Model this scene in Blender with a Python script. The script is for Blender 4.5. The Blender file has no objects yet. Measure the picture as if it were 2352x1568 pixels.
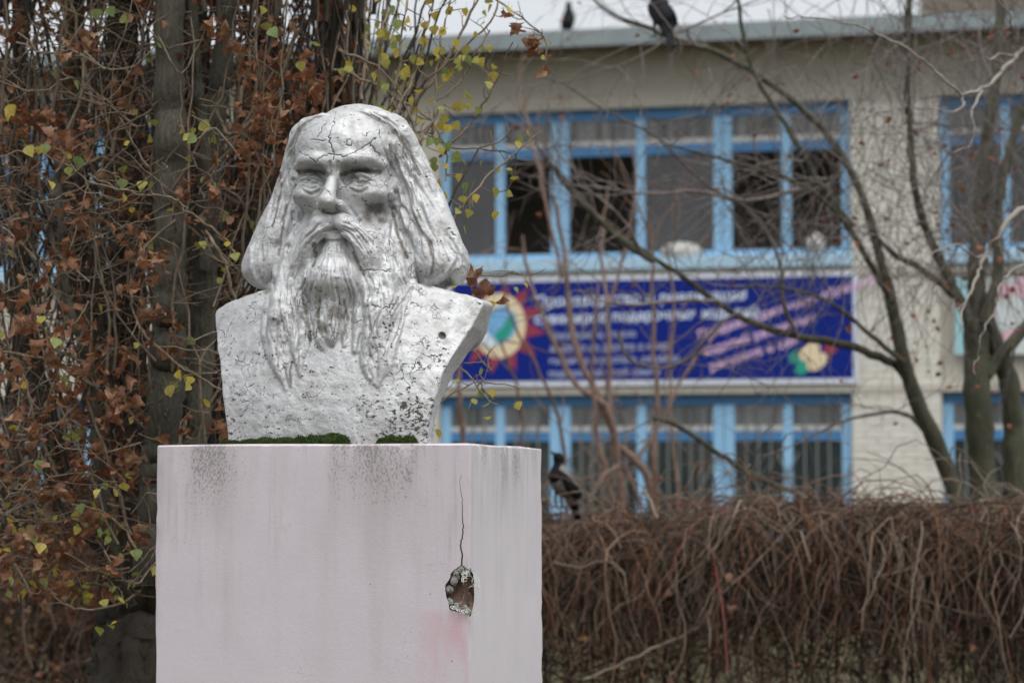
import bpy, bmesh, math, random
import numpy as np
from mathutils import Vector, Matrix

scene = bpy.context.scene
C = scene.collection
R = math.radians

# ------------------------------------------------------------------ camera
FPX = 5553.0                      # focal length in pixels of a 2352 px wide frame (85 mm lens)
PITCH = math.atan(314.0 / FPX)
CAM = np.array([0.0, 0.0, 1.6])
cam_data = bpy.data.cameras.new('camera')
cam_data.lens = 85.0
cam_data.sensor_width = 36.0
cam_data.clip_start = 0.1
cam_data.clip_end = 3000.0
cam_data.dof.use_dof = True
cam_data.dof.focus_distance = 6.25
cam_data.dof.aperture_fstop = 3.7
cam = bpy.data.objects.new('camera', cam_data)
cam.location = CAM
cam.rotation_euler = (R(90) + PITCH, 0, 0)
C.objects.link(cam)
scene.camera = cam

# ------------------------------------------------------------------ sky and soft overcast sun
world = bpy.data.worlds.new('World')
scene.world = world
world.use_nodes = True
wn = world.node_tree.nodes
wl = world.node_tree.links
wn.clear()
w_out = wn.new('ShaderNodeOutputWorld')
w_bg = wn.new('ShaderNodeBackground')
w_sky = wn.new('ShaderNodeTexSky')
w_sky.sky_type = 'NISHITA'
w_sky.sun_disc = False
w_sky.sun_elevation = R(65)
w_sky.sun_rotation = R(154)
w_sky.air_density = 2.0
w_sky.dust_density = 6.0
w_mix = wn.new('ShaderNodeMix')
w_mix.data_type = 'RGBA'
w_mix.inputs[0].default_value = 0.93
w_mix.inputs[7].default_value = (3.45, 3.6, 3.85, 1)      # the even white cloud deck
wl.new(w_sky.outputs[0], w_mix.inputs[6])
wl.new(w_mix.outputs[2], w_bg.inputs[0])
w_bg.inputs[1].default_value = 0.1
wl.new(w_bg.outputs[0], w_out.inputs[0])

sun_data = bpy.data.lights.new('sun', 'SUN')
sun_data.energy = 1.5
sun_data.angle = R(75)
sun_data.color = (1.0, 0.98, 0.95)
sun = bpy.data.objects.new('sun', sun_data)
sun.rotation_euler = (R(25), 0, R(26))
C.objects.link(sun)

scene.view_settings.view_transform = 'Standard'
scene.view_settings.look = 'None'
scene.view_settings.exposure = 1.12
scene.view_settings.gamma = 1.0
scene.render.engine = 'CYCLES'
scene.cycles.use_denoising = True
scene.cycles.max_bounces = 6
scene.cycles.transparent_max_bounces = 8

# ------------------------------------------------------------------ measuring helpers
_f = np.array([0, math.cos(PITCH), math.sin(PITCH)])
_u = np.array([0, -math.sin(PITCH), math.cos(PITCH)])
_r = np.array([1.0, 0, 0])

def ray(px, py):
    return _r * ((px - 1176.0) / FPX) - _u * ((py - 784.0) / FPX) + _f

def at(px, py, dist):
    """world point seen at a 2352x1568 position of the photograph, at world depth y = dist"""
    d = ray(px, py)
    return CAM + d * (dist / d[1])

# ------------------------------------------------------------------ object helpers
def tag(o, label=None, cat=None, group=None, kind=None):
    if label: o['label'] = label
    if cat: o['category'] = cat
    if group: o['group'] = group
    if kind: o['kind'] = kind
    return o

def empty(name, loc=(0, 0, 0), rz=0.0):
    o = bpy.data.objects.new(name, None)
    o.empty_display_size = 0.2
    o.location = loc
    o.rotation_euler = (0, 0, rz)
    C.objects.link(o)
    return o

def link(name, mesh, mat=None, parent=None, smooth=False):
    o = bpy.data.objects.new(name, mesh)
    C.objects.link(o)
    if mat is not None and not mesh.materials:
        mesh.materials.append(mat)
    if parent is not None:
        o.parent = parent
    if smooth:
        mesh.polygons.foreach_set('use_smooth', np.ones(len(mesh.polygons), dtype=bool))
    return o

def mesh_np(name, verts, faces):
    """fast mesh from numpy arrays; faces is (n,3) or (n,4)"""
    me = bpy.data.meshes.new(name)
    verts = np.ascontiguousarray(verts, dtype=np.float32)
    faces = np.ascontiguousarray(faces, dtype=np.int32)
    n, k = faces.shape
    me.vertices.add(len(verts))
    me.vertices.foreach_set('co', verts.ravel())
    me.loops.add(n * k)
    me.loops.foreach_set('vertex_index', faces.ravel())
    me.polygons.add(n)
    me.polygons.foreach_set('loop_start', np.arange(0, n * k, k, dtype=np.int32))
    me.update(calc_edges=True)
    me.validate()
    return me

def box_mesh(name, x0, x1, y0, y1, z0, z1, bevel=0.0):
    bm = bmesh.new()
    bmesh.ops.create_cube(bm, size=1.0)
    for v in bm.verts:
        v.co = Vector((x0 + (v.co.x + .5) * (x1 - x0), y0 + (v.co.y + .5) * (y1 - y0), z0 + (v.co.z + .5) * (z1 - z0)))
    if bevel:
        bmesh.ops.bevel(bm, geom=bm.edges[:], offset=bevel, segments=1, affect='EDGES')
    me = bpy.data.meshes.new(name)
    bm.to_mesh(me)
    bm.free()
    return me

# ------------------------------------------------------------------ node helpers
class NT:
    def __init__(self, name):
        self.m = bpy.data.materials.new(name)
        self.m.use_nodes = True
        self.t = self.m.node_tree
        self.b = self.t.nodes['Principled BSDF']
        self._co = None
    def n(self, typ, **kw):
        nd = self.t.nodes.new(typ)
        for k, v in kw.items():
            setattr(nd, k, v)
        return nd
    def l(self, a, b):
        self.t.links.new(a, b)
    @property
    def co(self):
        if self._co is None:
            self._co = self.n('ShaderNodeTexCoord').outputs['Object']
        return self._co
    def mapping(self, scale=(1, 1, 1), loc=(0, 0, 0), src=None):
        m = self.n('ShaderNodeMapping')
        m.inputs['Scale'].default_value = scale
        m.inputs['Location'].default_value = loc
        self.l(src or self.co, m.inputs[0])
        return m.outputs[0]
    def noise(self, scale, detail=4, rough=0.55, src=None, dist=0.0, out=0):
        t = self.n('ShaderNodeTexNoise')
        t.inputs['Scale'].default_value = scale
        t.inputs['Detail'].default_value = detail
        t.inputs['Roughness'].default_value = rough
        t.inputs['Distortion'].default_value = dist
        self.l(src or self.co, t.inputs['Vector'])
        return t.outputs[out]
    def voro(self, scale, feature='F1', src=None, out=0, rnd=1.0):
        t = self.n('ShaderNodeTexVoronoi', feature=feature)
        t.inputs['Scale'].default_value = scale
        t.inputs['Randomness'].default_value = rnd
        self.l(src or self.co, t.inputs['Vector'])
        return t.outputs[out]
    def math(self, op, a, b=None, c=None, clamp=False):
        m = self.n('ShaderNodeMath', operation=op, use_clamp=clamp)
        for i, v in enumerate((a, b, c)):
            if v is None: continue
            if isinstance(v, (int, float)): m.inputs[i].default_value = v
            else: self.l(v, m.inputs[i])
        return m.outputs[0]
    def ramp(self, fac, lo, hi, a=0.0, b=1.0):
        m = self.n('ShaderNodeMapRange', interpolation_type='SMOOTHSTEP')
        self.l(fac, m.inputs[0])
        m.inputs[1].default_value = lo
        m.inputs[2].default_value = hi
        m.inputs[3].default_value = a
        m.inputs[4].default_value = b
        return m.outputs[0]
    def mix(self, fac, a, b, blend='MIX'):
        m = self.n('ShaderNodeMix', data_type='RGBA', blend_type=blend)
        for i, v in ((0, fac), (6, a), (7, b)):
            if isinstance(v, (int, float)): m.inputs[i].default_value = v
            elif isinstance(v, tuple): m.inputs[i].default_value = (*v, 1) if len(v) == 3 else v
            else: self.l(v, m.inputs[i])
        return m.outputs[2]
    def color(self, c):
        if isinstance(c, tuple): self.b.inputs['Base Color'].default_value = (*c, 1)
        else: self.l(c, self.b.inputs['Base Color'])
    def rough(self, r):
        if isinstance(r, (int, float)): self.b.inputs['Roughness'].default_value = r
        else: self.l(r, self.b.inputs['Roughness'])
    def bump(self, h, strength=0.3, dist=0.01, normal=None):
        b = self.n('ShaderNodeBump')
        b.inputs['Strength'].default_value = strength
        b.inputs['Distance'].default_value = dist
        self.l(h, b.inputs['Height'])
        if normal: self.l(normal, b.inputs['Normal'])
        self.l(b.outputs[0], self.b.inputs['Normal'])
        return b.outputs[0]
    def sep(self, src=None):
        s = self.n('ShaderNodeSeparateXYZ')
        self.l(src or self.co, s.inputs[0])
        return s.outputs
    def objrand(self):
        return self.n('ShaderNodeObjectInfo').outputs['Random']
    def attr(self, name, out='Fac'):
        a = self.n('ShaderNodeAttribute', attribute_name=name)
        return a.outputs[out]

def simple(name, col, rough=0.7, metal=0.0, var=0.0, scale=8.0):
    t = NT(name)
    if var:
        f = t.noise(scale, 5)
        lo = tuple(max(0, c * (1 - var)) for c in col)
        hi = tuple(min(1, c * (1 + var)) for c in col)
        t.color(t.mix(f, lo, hi))
    else:
        t.color(col)
    t.rough(rough)
    t.b.inputs['Metallic'].default_value = metal
    return t.m

random.seed(7)
rng = np.random.default_rng(7)
# ------------------------------------------------------------------ tubes (stems, branches, twigs) gathered into one mesh
class Tubes:
    def __init__(self): self.V = []; self.F = []; self.n = 0; self.T = []
    def add(self, P, Rd, sides=5, tint=0.0, ridge=0.0):
        P = np.asarray(P, float); Rd = np.asarray(Rd, float); m = len(P)
        if m < 2: return
        T = np.gradient(P, axis=0); T /= np.linalg.norm(T, axis=1)[:, None] + 1e-9
        ref = np.array([0.31, 0.17, 0.93]) if abs(T[0, 2]) < .9 else np.array([.9, .35, .1])
        A = np.cross(T, ref); A /= np.linalg.norm(A, axis=1)[:, None] + 1e-9
        B = np.cross(T, A)
        th = np.arange(sides) * 2 * math.pi / sides
        ring = P[:, None, :] + Rd[:, None, None] * (A[:, None, :] * np.cos(th)[None, :, None] + B[:, None, :] * np.sin(th)[None, :, None])
        if ridge:
            f = 1 + ridge * (np.abs(np.sin(th * 5 + 1.3 * np.sin(np.arange(m) * .21)[:, None])) - .5 + rng.normal(0, .18, (1, sides)) + rng.normal(0, .12, (m, sides)))
            ring = P[:, None, :] + (ring - P[:, None, :]) * f[:, :, None]
        self.V.append(ring.reshape(-1, 3))
        i = np.arange(m - 1)[:, None] * sides; j = np.arange(sides)[None]; k = (j + 1) % sides
        q = np.stack([i + j, i + k, i + sides + k, i + sides + j], -1).reshape(-1, 4) + self.n
        self.F.append(q)
        self.T.append(np.full(m * sides, tint))
        self.n += m * sides
    def mesh(self, name, origin=(0, 0, 0), tint=True):
        V = np.concatenate(self.V) - np.asarray(origin)
        me = mesh_np(name, V, np.concatenate(self.F))
        me.polygons.foreach_set('use_smooth', np.ones(len(me.polygons), dtype=bool))
        if tint:
            a = me.attributes.new('tint', 'FLOAT', 'POINT')
            a.data.foreach_set('value', np.concatenate(self.T).astype(np.float32))
        return me
    def build(self, name, mat, parent=None, origin=(0, 0, 0)):
        return link(name, self.mesh(name, origin), mat, parent)

def smooth_path(pts, m):
    pts = np.asarray(pts, float)
    if len(pts) == 2:
        return pts[0] + (pts[1] - pts[0]) * np.linspace(0, 1, m)[:, None]
    P = np.vstack([2 * pts[0] - pts[1], pts, 2 * pts[-1] - pts[-2]])
    t = np.linspace(0, len(pts) - 1 - 1e-6, m)
    i = t.astype(int); f = (t - i)[:, None]
    a, b, c, d = P[i], P[i + 1], P[i + 2], P[i + 3]
    return 0.5 * (2 * b + (c - a) * f + (2 * a - 5 * b + 4 * c - d) * f ** 2 + (3 * b - a - 3 * c + d) * f ** 3)

def px_path(pts, d0, d1, seg=26.0, wob=1.2):
    """photo polyline -> 3-D path, its distance running from d0 to d1"""
    pts = np.asarray(pts, float)
    L = np.linalg.norm(np.diff(pts, axis=0), axis=1).sum()
    m = max(len(pts) + 1, int(L / seg) + 2)
    q = smooth_path(pts, m)
    q[1:-1] += rng.normal(0, wob, (m - 2, 2))
    d = np.linspace(d0, d1, m) + np.cumsum(rng.normal(0, .012, m))
    return np.array([at(a, b, k) for (a, b), k in zip(q, d)]), d

def wander(p, direc, length, m, bend=.12, grav=0.0):
    P = [np.asarray(p, float)]; d = np.asarray(direc, float); d = d / np.linalg.norm(d)
    for _ in range(m):
        d = d + rng.normal(0, bend, 3) + np.array([0, 0, grav]); d /= np.linalg.norm(d)
        P.append(P[-1] + d * length / m)
    return np.array(P)

# ------------------------------------------------------------------ leaves
def leaf_shape(kind, seed):
    r = np.random.default_rng(seed)
    if kind == 'fresh':
        t = np.array([0, .04, .13, .27, .42, .60, .78, .91, 1.0]); w = np.array([.0, .20, .41, .49, .45, .33, .17, .06, 0])
        curl = r.uniform(.1, .5); fold = r.uniform(.10, .35)
    else:
        t = np.array([0, .08, .2, .30, .45, .55, .75, .85, 1.0]); w = np.array([0, .30, .46, .39, .46, .35, .27, .13, 0])
        w = w * r.uniform(.8, 1.2, len(w)); curl = r.uniform(.8, 2.4); fold = r.uniform(.3, 1.1)
    V = []; F = []
    for i, (a, b) in enumerate(zip(t, w)):
        th = curl * a
        z = -math.sin(th) / max(curl, .1); y = (1 - math.cos(th)) / max(curl, .1)
        for s in (-1, 0, 1):
            ww = b * (1 + (r.uniform(-.15, .15) if kind != 'fresh' else 0))
            V.append((s * ww, y - abs(s) * ww * fold + r.uniform(-.04, .04) * (kind != 'fresh'), z + (abs(s) * r.uniform(-.06, .06) if kind != 'fresh' else 0)))
    n = len(t)
    for i in range(n - 1):
        for s in (0, 1):
            a = i * 3 + s
            F.append((a, a + 1, a + 4, a + 3))
    # stalk
    k = len(V); w = .012; L = r.uniform(.4, .8)
    V += [(-w, 0, 0), (w, 0, 0), (0, w * 2, 0), (-w + .08, .1, L), (w + .08, .1, L), (.08, .1 + w * 2, L)]
    F += [(k, k + 1, k + 4, k + 3), (k + 1, k + 2, k + 5, k + 4), (k + 2, k, k + 3, k + 5)]
    return np.array(V), np.array(F)

def rot_random(n, tilt=.7):
    """random turn about the vertical, then a random tilt"""
    out = []
    for _ in range(n):
        a = rng.uniform(0, 2 * math.pi); e = Matrix.Rotation(rng.normal(0, tilt), 3, 'X') @ Matrix.Rotation(rng.normal(0, tilt), 3, 'Y')
        out.append(np.array((Matrix.Rotation(a, 3, 'Z') @ e)))
    return np.array(out)

def leaf_bulk(name, shapes, pos, size, mat, parent, origin, tilt=.7):
    Vs, Fs, Ts = [], [], []; n = 0
    Rm = rot_random(len(pos), tilt)
    for i, p in enumerate(pos):
        V, Fq = shapes[i % len(shapes)]
        Vs.append((V * size[i]) @ Rm[i].T + p); Fs.append(Fq + n); n += len(V)
        Ts.append(np.full(len(V), rng.random()))
    me = mesh_np(name, np.concatenate(Vs) - np.asarray(origin), np.concatenate(Fs))
    a = me.attributes.new('tint', 'FLOAT', 'POINT'); a.data.foreach_set('value', np.concatenate(Ts).astype(np.float32))
    me.polygons.foreach_set('use_smooth', np.ones(len(me.polygons), dtype=bool))
    return tag(link(name, me, mat, parent), kind='stuff')

def leaf_mat(name, cols, transl=.35, ns=70):
    t = NT(name)
    f = t.math('FRACT', t.math('ADD', t.attr('tint'), t.objrand()))
    cr = t.n('ShaderNodeValToRGB')
    cr.color_ramp.interpolation = 'LINEAR'
    e = cr.color_ramp.elements
    e[0].position = 0; e[0].color = (*cols[0], 1)
    e[1].position = 1; e[1].color = (*cols[-1], 1)
    for i, c in enumerate(cols[1:-1]):
        k = e.new((i + 1) / (len(cols) - 1)); k.color = (*c, 1)
    t.l(f, cr.inputs[0])
    c = t.mix(t.ramp(t.noise(ns, 5, .65), .3, .7, .0, .6), cr.outputs[0], tuple(k * .42 for k in cols[len(cols) // 2]))
    t.color(c); t.rough(.62)
    tr = t.n('ShaderNodeBsdfTranslucent'); t.l(c, tr.inputs[0])
    mx = t.n('ShaderNodeMixShader'); mx.inputs[0].default_value = transl
    out = t.t.nodes['Material Output']
    t.l(t.b.outputs[0], mx.inputs[1]); t.l(tr.outputs[0], mx.inputs[2]); t.l(mx.outputs[0], out.inputs[0])
    return t.m

def bark_mat(name, cols, scale=30.0, stretch=.25, streak=None, bump=.5):
    t = NT(name)
    f = t.math('FRACT', t.math('ADD', t.attr('tint'), t.objrand()))
    c = t.mix(f, cols[0], cols[1])
    v = t.mapping(scale=(1, 1, stretch))
    n1 = t.noise(scale, 5, .65, src=v)
    c = t.mix(t.ramp(n1, .35, .7, 0, .6), c, tuple(k * .45 for k in cols[0]))
    if streak:
        c = t.mix(t.ramp(t.noise(scale * 2.2, 3, .6, src=t.mapping(scale=(1, 1, .08))), .62, .72, 0, .8), c, streak)
    t.color(c); t.rough(.85)
    t.bump(n1, bump, .02)
    return t.m
# ------------------------------------------------------------------ where the pedestal stands
ANG = R(14.0)
XH = np.array([math.cos(ANG), -math.sin(ANG), 0.0])       # pedestal's right
YH = np.array([math.sin(ANG), math.cos(ANG), 0.0])        # pedestal's back
PC = at(1080, 1017, 6.2)                                  # near top corner
def _meet(px, base, direc):
    # distance along direc from base to the point seen in column px
    k = (px - 1176.0) / FPX
    # x = k * depth along the optical axis
    ax = lambda p: (p - CAM) @ _f
    return (k * ax(base) - base[0]) / (direc[0] - k * (direc @ _f))
PW = _meet(360, PC, -XH)
PD = _meet(1246, PC, YH)
PTOP = PC[2]
O = PC - XH * PW / 2 + YH * PD / 2                        # centre of the pedestal's top
print('pedestal', PW, PD, PTOP)
def loc2w(p):
    p = np.asarray(p)
    return O + p[..., :1] * XH + p[..., 1:2] * YH + p[..., 2:3] * np.array([0, 0, 1.0])
def w2loc(p):
    d = np.asarray(p) - O
    return np.stack([d @ XH, d @ YH, d[..., 2]], -1)
def S(px, py, Y):
    """statue-frame point on the vertical plane Y seen at (px,py)"""
    d = ray(px, py)
    t = (Y - (CAM - O) @ YH) / (d @ YH)
    return w2loc(CAM + d * t)
# ------------------------------------------------------------------ the bust: carved as a distance field, in the statue frame
F32 = np.float32
O_PED = O
O = O - 0.06 * YH + 0.005 * XH       # the statue frame's own origin
OB = O
def d_ell(p, c, r):
    c = np.asarray(c, F32); r = np.asarray(r, F32)
    q = (p - c) / r
    k0 = np.sqrt((q * q).sum(-1)) + 1e-6
    q2 = q / r
    k1 = np.sqrt((q2 * q2).sum(-1)) + 1e-6
    return k0 * (k0 - 1) / k1
def d_cap(p, a, b, ra, rb):
    a = np.asarray(a, F32); b = np.asarray(b, F32)
    ab = b - a
    t = np.clip(((p - a) @ ab) / max(float(ab @ ab), 1e-9), 0, 1).astype(F32)
    q = p - a - t[:, None] * ab
    return np.sqrt((q * q).sum(-1)) - (ra + (rb - ra) * t)
def smin(a, b, k):
    h = np.maximum(k - np.abs(a - b), 0) / k
    return np.minimum(a, b) - h * h * k * 0.25
def smax(a, b, k):
    return -smin(-a, -b, k)
def d_chain(p, pts, rad, k=0.008):
    d = None
    for i in range(len(pts) - 1):
        e = d_cap(p, pts[i], pts[i + 1], rad[i], rad[i + 1])
        d = e if d is None else np.minimum(d, e)
    return d
def mirror(p):
    q = p.copy(); q[:, 0] = np.abs(q[:, 0]); return q

# torso profile, by height
_zt = np.array([.0, .02, .065, .12, .19, .25, .314, .38, .46])
_wt = np.array([.28, .28, .285, .296, .313, .337, .364, .385, .395])
_ye = np.array([-.226, -.226, -.228, -.217, -.193, -.149, -.095, -.05, 0.0])
_yc = np.array([-.272, -.272, -.270, -.264, -.250, -.235, -.212, -.180, -.13])
_tp = np.array([.23, .23, .22, .21, .18, .15, .10, .09, .09])
def f_torso(p):
    x, y, z = p[:, 0], p[:, 1], p[:, 2]
    w = np.interp(z, _zt, _wt).astype(F32)
    ye = np.interp(z, _zt, _ye).astype(F32)
    yc = np.interp(z, _zt, _yc).astype(F32)
    tp = np.interp(z, _zt, _tp).astype(F32)
    ax = np.abs(x)
    u = np.minimum(ax / w, 1.15)
    yf = yc + (ye - yc) * u ** 2.3
    front = (yf - y) * 0.75
    side = (ax - (w - tp * np.maximum(y - ye, 0))) * 0.9
    ztop = np.interp(ax, [0, .12, .19, .25, .33, .385], [.52, .47, .434, .420, .399, .378]) + .006 * x / .385
    top = (z - ztop.astype(F32)) * 0.9
    yb = np.where(z > 0.262, np.interp(z, [.262, .30, .39], [.205, .17, .10]), ye + .24).astype(F32)
    yb = yb + 0.05 * np.clip((0.2 - ax) / 0.1, 0, 1)
    back = (y - yb) * 0.8
    d = smax(front, side, 0.005)
    d = smax(d, top, 0.010)
    d = smax(d, back, 0.012)
    q = mirror(p)
    hol = d_cap(q, (0.42, 0.125, 0.272), (0.16, 0.125, 0.272), 0.032, 0.032)     # hollow under the shoulder stub
    d = smax(d, -hol, 0.005)
    return np.maximum(d, -z - 0.004)

def f_head(p):
    p = p + np.array([.004, 0, 0], F32)
    q = mirror(p)
    d = d_ell(p, (0, .04, .745), (.153, .215, .200))                       # skull
    d = smin(d, d_ell(p, (0, -.034, .615), (.122, .116, .18)), .045)         # lower face
    d = smin(d, d_ell(p, (0, -.092, .805), (.128, .088, .085)), .05)        # forehead
    d = smin(d, d_ell(q, (.088, -.092, .678), (.050, .058, .032)), .030)    # cheekbones
    # brow ridge
    d = smin(d, d_chain(q, [(.010, -.171, .759), (.050, -.175, .767), (.092, -.153, .770), (.121, -.114, .756)], [.020, .018, .015, .010]), .013)
    # eye sockets
    d = smax(d, -d_ell(q, (.070, -.190, .724), (.050, .078, .0295)), .006)
    d = smax(d, -d_ell(q, (.037, -.190, .722), (.021, .066, .031)), .006)
    d = smin(d, d_ell(q, (.069, -.114, .714), (.036, .036, .0215)), .006)    # eyeballs
    # nose
    d = smin(d, d_chain(p, [(0, -.156, .745), (0, -.180, .708), (0, -.205, .668), (0, -.217, .650)], [.0155, .0155, .0195, .0225]), .013)
    d = smin(d, d_ell(q, (.0, -.215, .648), (.0255, .027, .021)), .010)
    d = smin(d, d_ell(q, (.0265, -.186, .640), (.0155, .027, .0165)), .009)
    d = smax(d, -d_ell(q, (.015, -.204, .621), (.010, .013, .008)), .006)   # nostrils
    d = smax(d, -d_cap(q, (.048, -.172, .645), (.088, -.152, .59), .010, .012), .02)   # folds beside the nose
    d = smax(d, -d_ell(q, (.114, -.165, .624), (.042, .085, .032)), .020)    # hollow of the cheek
    return d

def f_beard(p):
    q = mirror(p)
    d = d_ell(p, (0, -.085, .46), (.178, .092, .16))                        # broad mass, cheeks to chest
    d = smin(d, d_cap(q, (.122, -.050, .585), (.138, -.088, .45), .030, .055), .035)
    d = smin(d, d_chain(q, [(.112, -.125, .43), (.122, -.170, .34), (.112, -.200, .25)], [.062, .050, .034]), .03)
    # gaps either side of the chin tuft, under the moustache
    d = smax(d, -d_cap(q, (.050, -.200, .552), (.072, -.215, .480), .017, .012), .012)
    # lower lip, chin column, the round of the chin and the recess below it
    d = smin(d, d_ell(p, (0, -.162, .562), (.034, .027, .017)), .008)
    d = smin(d, d_chain(p, [(0, -.146, .545), (0, -.164, .505), (0, -.186, .445)], [.030, .038, .056]), .014)
    d = smin(d, d_ell(p, (0, -.180, .440), (.080, .076, .062)), .025)
    d = smin(d, d_chain(p, [(0, -.168, .385), (0, -.202, .285)], [.066, .038]), .020)
    # moustache
    d = smin(d, d_chain(q, [(.010, -.182, .606), (.038, -.183, .590), (.068, -.177, .554), (.096, -.168, .50), (.122, -.158, .44)], [.020, .025, .026, .025, .02]), .010)
    return d

def f_hair(p):
    d = d_ell(p, (0, .075, .745), (.170, .21, .205))
    d = smin(d, d_ell(p, (0, .12, .60), (.225, .14, .22)), .05)
    L = [(-.132, -.015, .845), (-.152, .012, .755), (-.178, .016, .665), (-.205, .006, .585), (-.232, -.003, .51)]
    Rr = [(.108, -.015, .855), (.147, .006, .760), (.176, .010, .675), (.204, .002, .59), (.236, -.003, .51)]
    d = smin(d, d_chain(p, L, [.052, .060, .067, .077, .082]), .03)
    d = smin(d, d_chain(p, Rr, [.056, .066, .072, .082, .086]), .03)
    # rolled ends of the hair
    d = smin(d, d_ell(p, (-.236, -.010, .488), (.080, .076, .056)), .02)
    d = smin(d, d_ell(p, (.245, -.008, .488), (.086, .082, .057)), .02)
    # waves swept from the parting
    d = smin(d, d_chain(p, [(-.005, -.105, .886), (-.055, -.106, .882), (-.110, -.076, .868), (-.148, -.042, .825)], [.010, .022, .029, .028]), .014)
    d = smin(d, d_chain(p, [(.012, -.10, .890), (.06, -.088, .893), (.098, -.060, .882), (.130, -.04, .84)], [.012, .022, .03, .034]), .02)
    return d

locks = []
def _part(fn, p, m):
    out = np.full(len(p), .15, F32)
    if m.any(): out[m] = fn(p[m])
    return out
def f_bust(p):
    z = p[:, 2]
    d = _part(f_torso, p, z < .56)
    d = smin(d, _part(f_beard, p, (z < .70) & (p[:, 1] < .10)), .010)
    d = smin(d, _part(lambda q: d_cap(q, (0, .05, .38), (0, .03, .58), .15, .12), p, (z > .2) & (z < .75)), .03)
    hh = smin(_part(f_head, p, z > .36), _part(f_hair, p, z > .34), .006)
    d = smin(d, hh, .010)
    plo, phi = p.min(0), p.max(0)
    for pts, rad in locks:
        lo = pts.min(0) - .05; hi = pts.max(0) + .05
        if (lo > phi).any() or (hi < plo).any(): continue
        m = np.where(np.all((p > lo) & (p < hi), 1))[0]
        if len(m):
            d[m] = smin(d[m], d_chain(p[m], pts, rad), .006)
    return d

def cast(px, py, fn):
    """first hit of the view ray with the field, in the statue frame"""
    px = np.atleast_1d(np.asarray(px, float)); py = np.atleast_1d(np.asarray(py, float))
    D = np.stack([ray(a, b) for a, b in zip(px, py)])
    D /= np.linalg.norm(D, axis=1)[:, None]
    t = np.full(len(px), 5.7)
    best = np.full(len(px), 9.0); bt = t.copy()
    for _ in range(90):
        q = w2loc(CAM + D * t[:, None]).astype(F32)
        d = fn(q)
        imp = np.abs(d) < best
        best[imp] = np.abs(d)[imp]; bt[imp] = t[imp]
        t = t + np.where(t < 7.4, d * 0.7, 0)
    return w2loc(CAM + D * bt[:, None]), best

# pointed ends of the beard lying on the chest
_ends = [
    ([(640, 690), (632, 760), (640, 830), (657, 893)], [24, 22, 18, 4]),
    ([(676, 690), (674, 765), (688, 820), (690, 862)], [20, 20, 14, 4]),
    ([(700, 715), (705, 765), (700, 812)], [16, 15, 6]),
    ([(618, 700), (614, 750), (620, 805), (634, 852)], [15, 16, 12, 4]),
    ([(655, 720), (650, 800), (664, 850), (668, 884)], [16, 15, 10, 4]),
    ([(902, 715), (902, 780), (896, 830), (890, 858)], [16, 15, 10, 4]),
    ([(872, 720), (866, 790), (858, 850), (860, 880)], [15, 14, 9, 4]),
    ([(858, 700), (850, 775), (842, 830), (848, 866)], [22, 21, 16, 6]),
    ([(890, 690), (886, 765), (880, 835), (868, 886)], [24, 22, 16, 4]),
    ([(826, 720), (822, 765), (815, 806)], [15, 14, 6]),
    ([(915, 690), (914, 740), (905, 800)], [16, 14, 5]),
    ([(735, 740), (733, 770), (742, 799)], [14, 12, 6]),
    ([(764, 745), (762, 772), (764, 790)], [13, 11, 6]),
    ([(790, 745), (794, 770), (792, 793)], [12, 11, 5]),
]
def resample(pts, m):
    pts = np.asarray(pts, float)
    P = np.vstack([2 * pts[0] - pts[1], pts, 2 * pts[-1] - pts[-2]])       # Catmull-Rom through the points
    t = np.linspace(0, len(pts) - 1 - 1e-6, m)
    i = t.astype(int); f = (t - i)[:, None]
    a, b, c, d = P[i], P[i + 1], P[i + 2], P[i + 3]
    return 0.5 * (2 * b + (c - a) * f + (2 * a - 5 * b + 4 * c - d) * f ** 2 + (3 * b - a - 3 * c + d) * f ** 3)
# thick locks of hair and beard, half sunk in the mass they grow from: (points, first radius, last radius, sinking)
_mid = [
    ([(893, 330), (915, 400), (935, 470), (965, 540), (985, 610)], 15, 22, .8),
    ([(922, 298), (960, 370), (1000, 470), (1033, 560), (1040, 630)], 18, 26, .85),
    ([(960, 648), (1000, 640), (1035, 612), (1055, 565)], 13, 9, .55),
    ([(660, 370), (645, 450), (628, 530), (612, 600), (612, 645)], 14, 20, .8),
    ([(628, 662), (600, 648), (580, 612), (578, 570)], 11, 8, .55),
    ([(672, 545), (652, 610), (640, 690)], 14, 13, .5),
    ([(694, 575), (674, 640), (668, 705)], 14, 13, .5),
    ([(655, 515), (640, 590), (630, 660), (622, 720)], 11, 11, .5),
    ([(712, 605), (700, 655), (690, 720)], 11, 12, .5),
    ([(872, 550), (886, 620), (893, 695)], 14, 14, .5),
    ([(850, 578), (862, 640), (862, 705)], 14, 13, .5),
    ([(893, 515), (912, 590), (928, 660), (928, 715)], 12, 12, .5),
    ([(834, 610), (842, 660), (848, 720)], 11, 12, .5),
    ([(910, 520), (934, 590), (950, 660)], 10, 9, .5),
    ([(752, 600), (736, 650), (722, 712), (728, 762)], 12, 12, .6),
    ([(768, 600), (768, 660), (764, 720), (762, 760)], 12, 11, .65),
    ([(783, 600), (800, 650), (812, 712), (804, 762)], 12, 12, .6),
    ([(760, 512), (728, 525), (700, 555), (675, 607)], 13, 11, .5),
    ([(745, 528), (722, 552), (706, 588), (692, 628)], 10, 9, .5),
    ([(775, 512), (815, 525), (848, 558), (875, 607)], 13, 11, .5),
    ([(788, 530), (815, 555), (836, 590), (852, 628)], 10, 9, .5),
]
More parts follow.
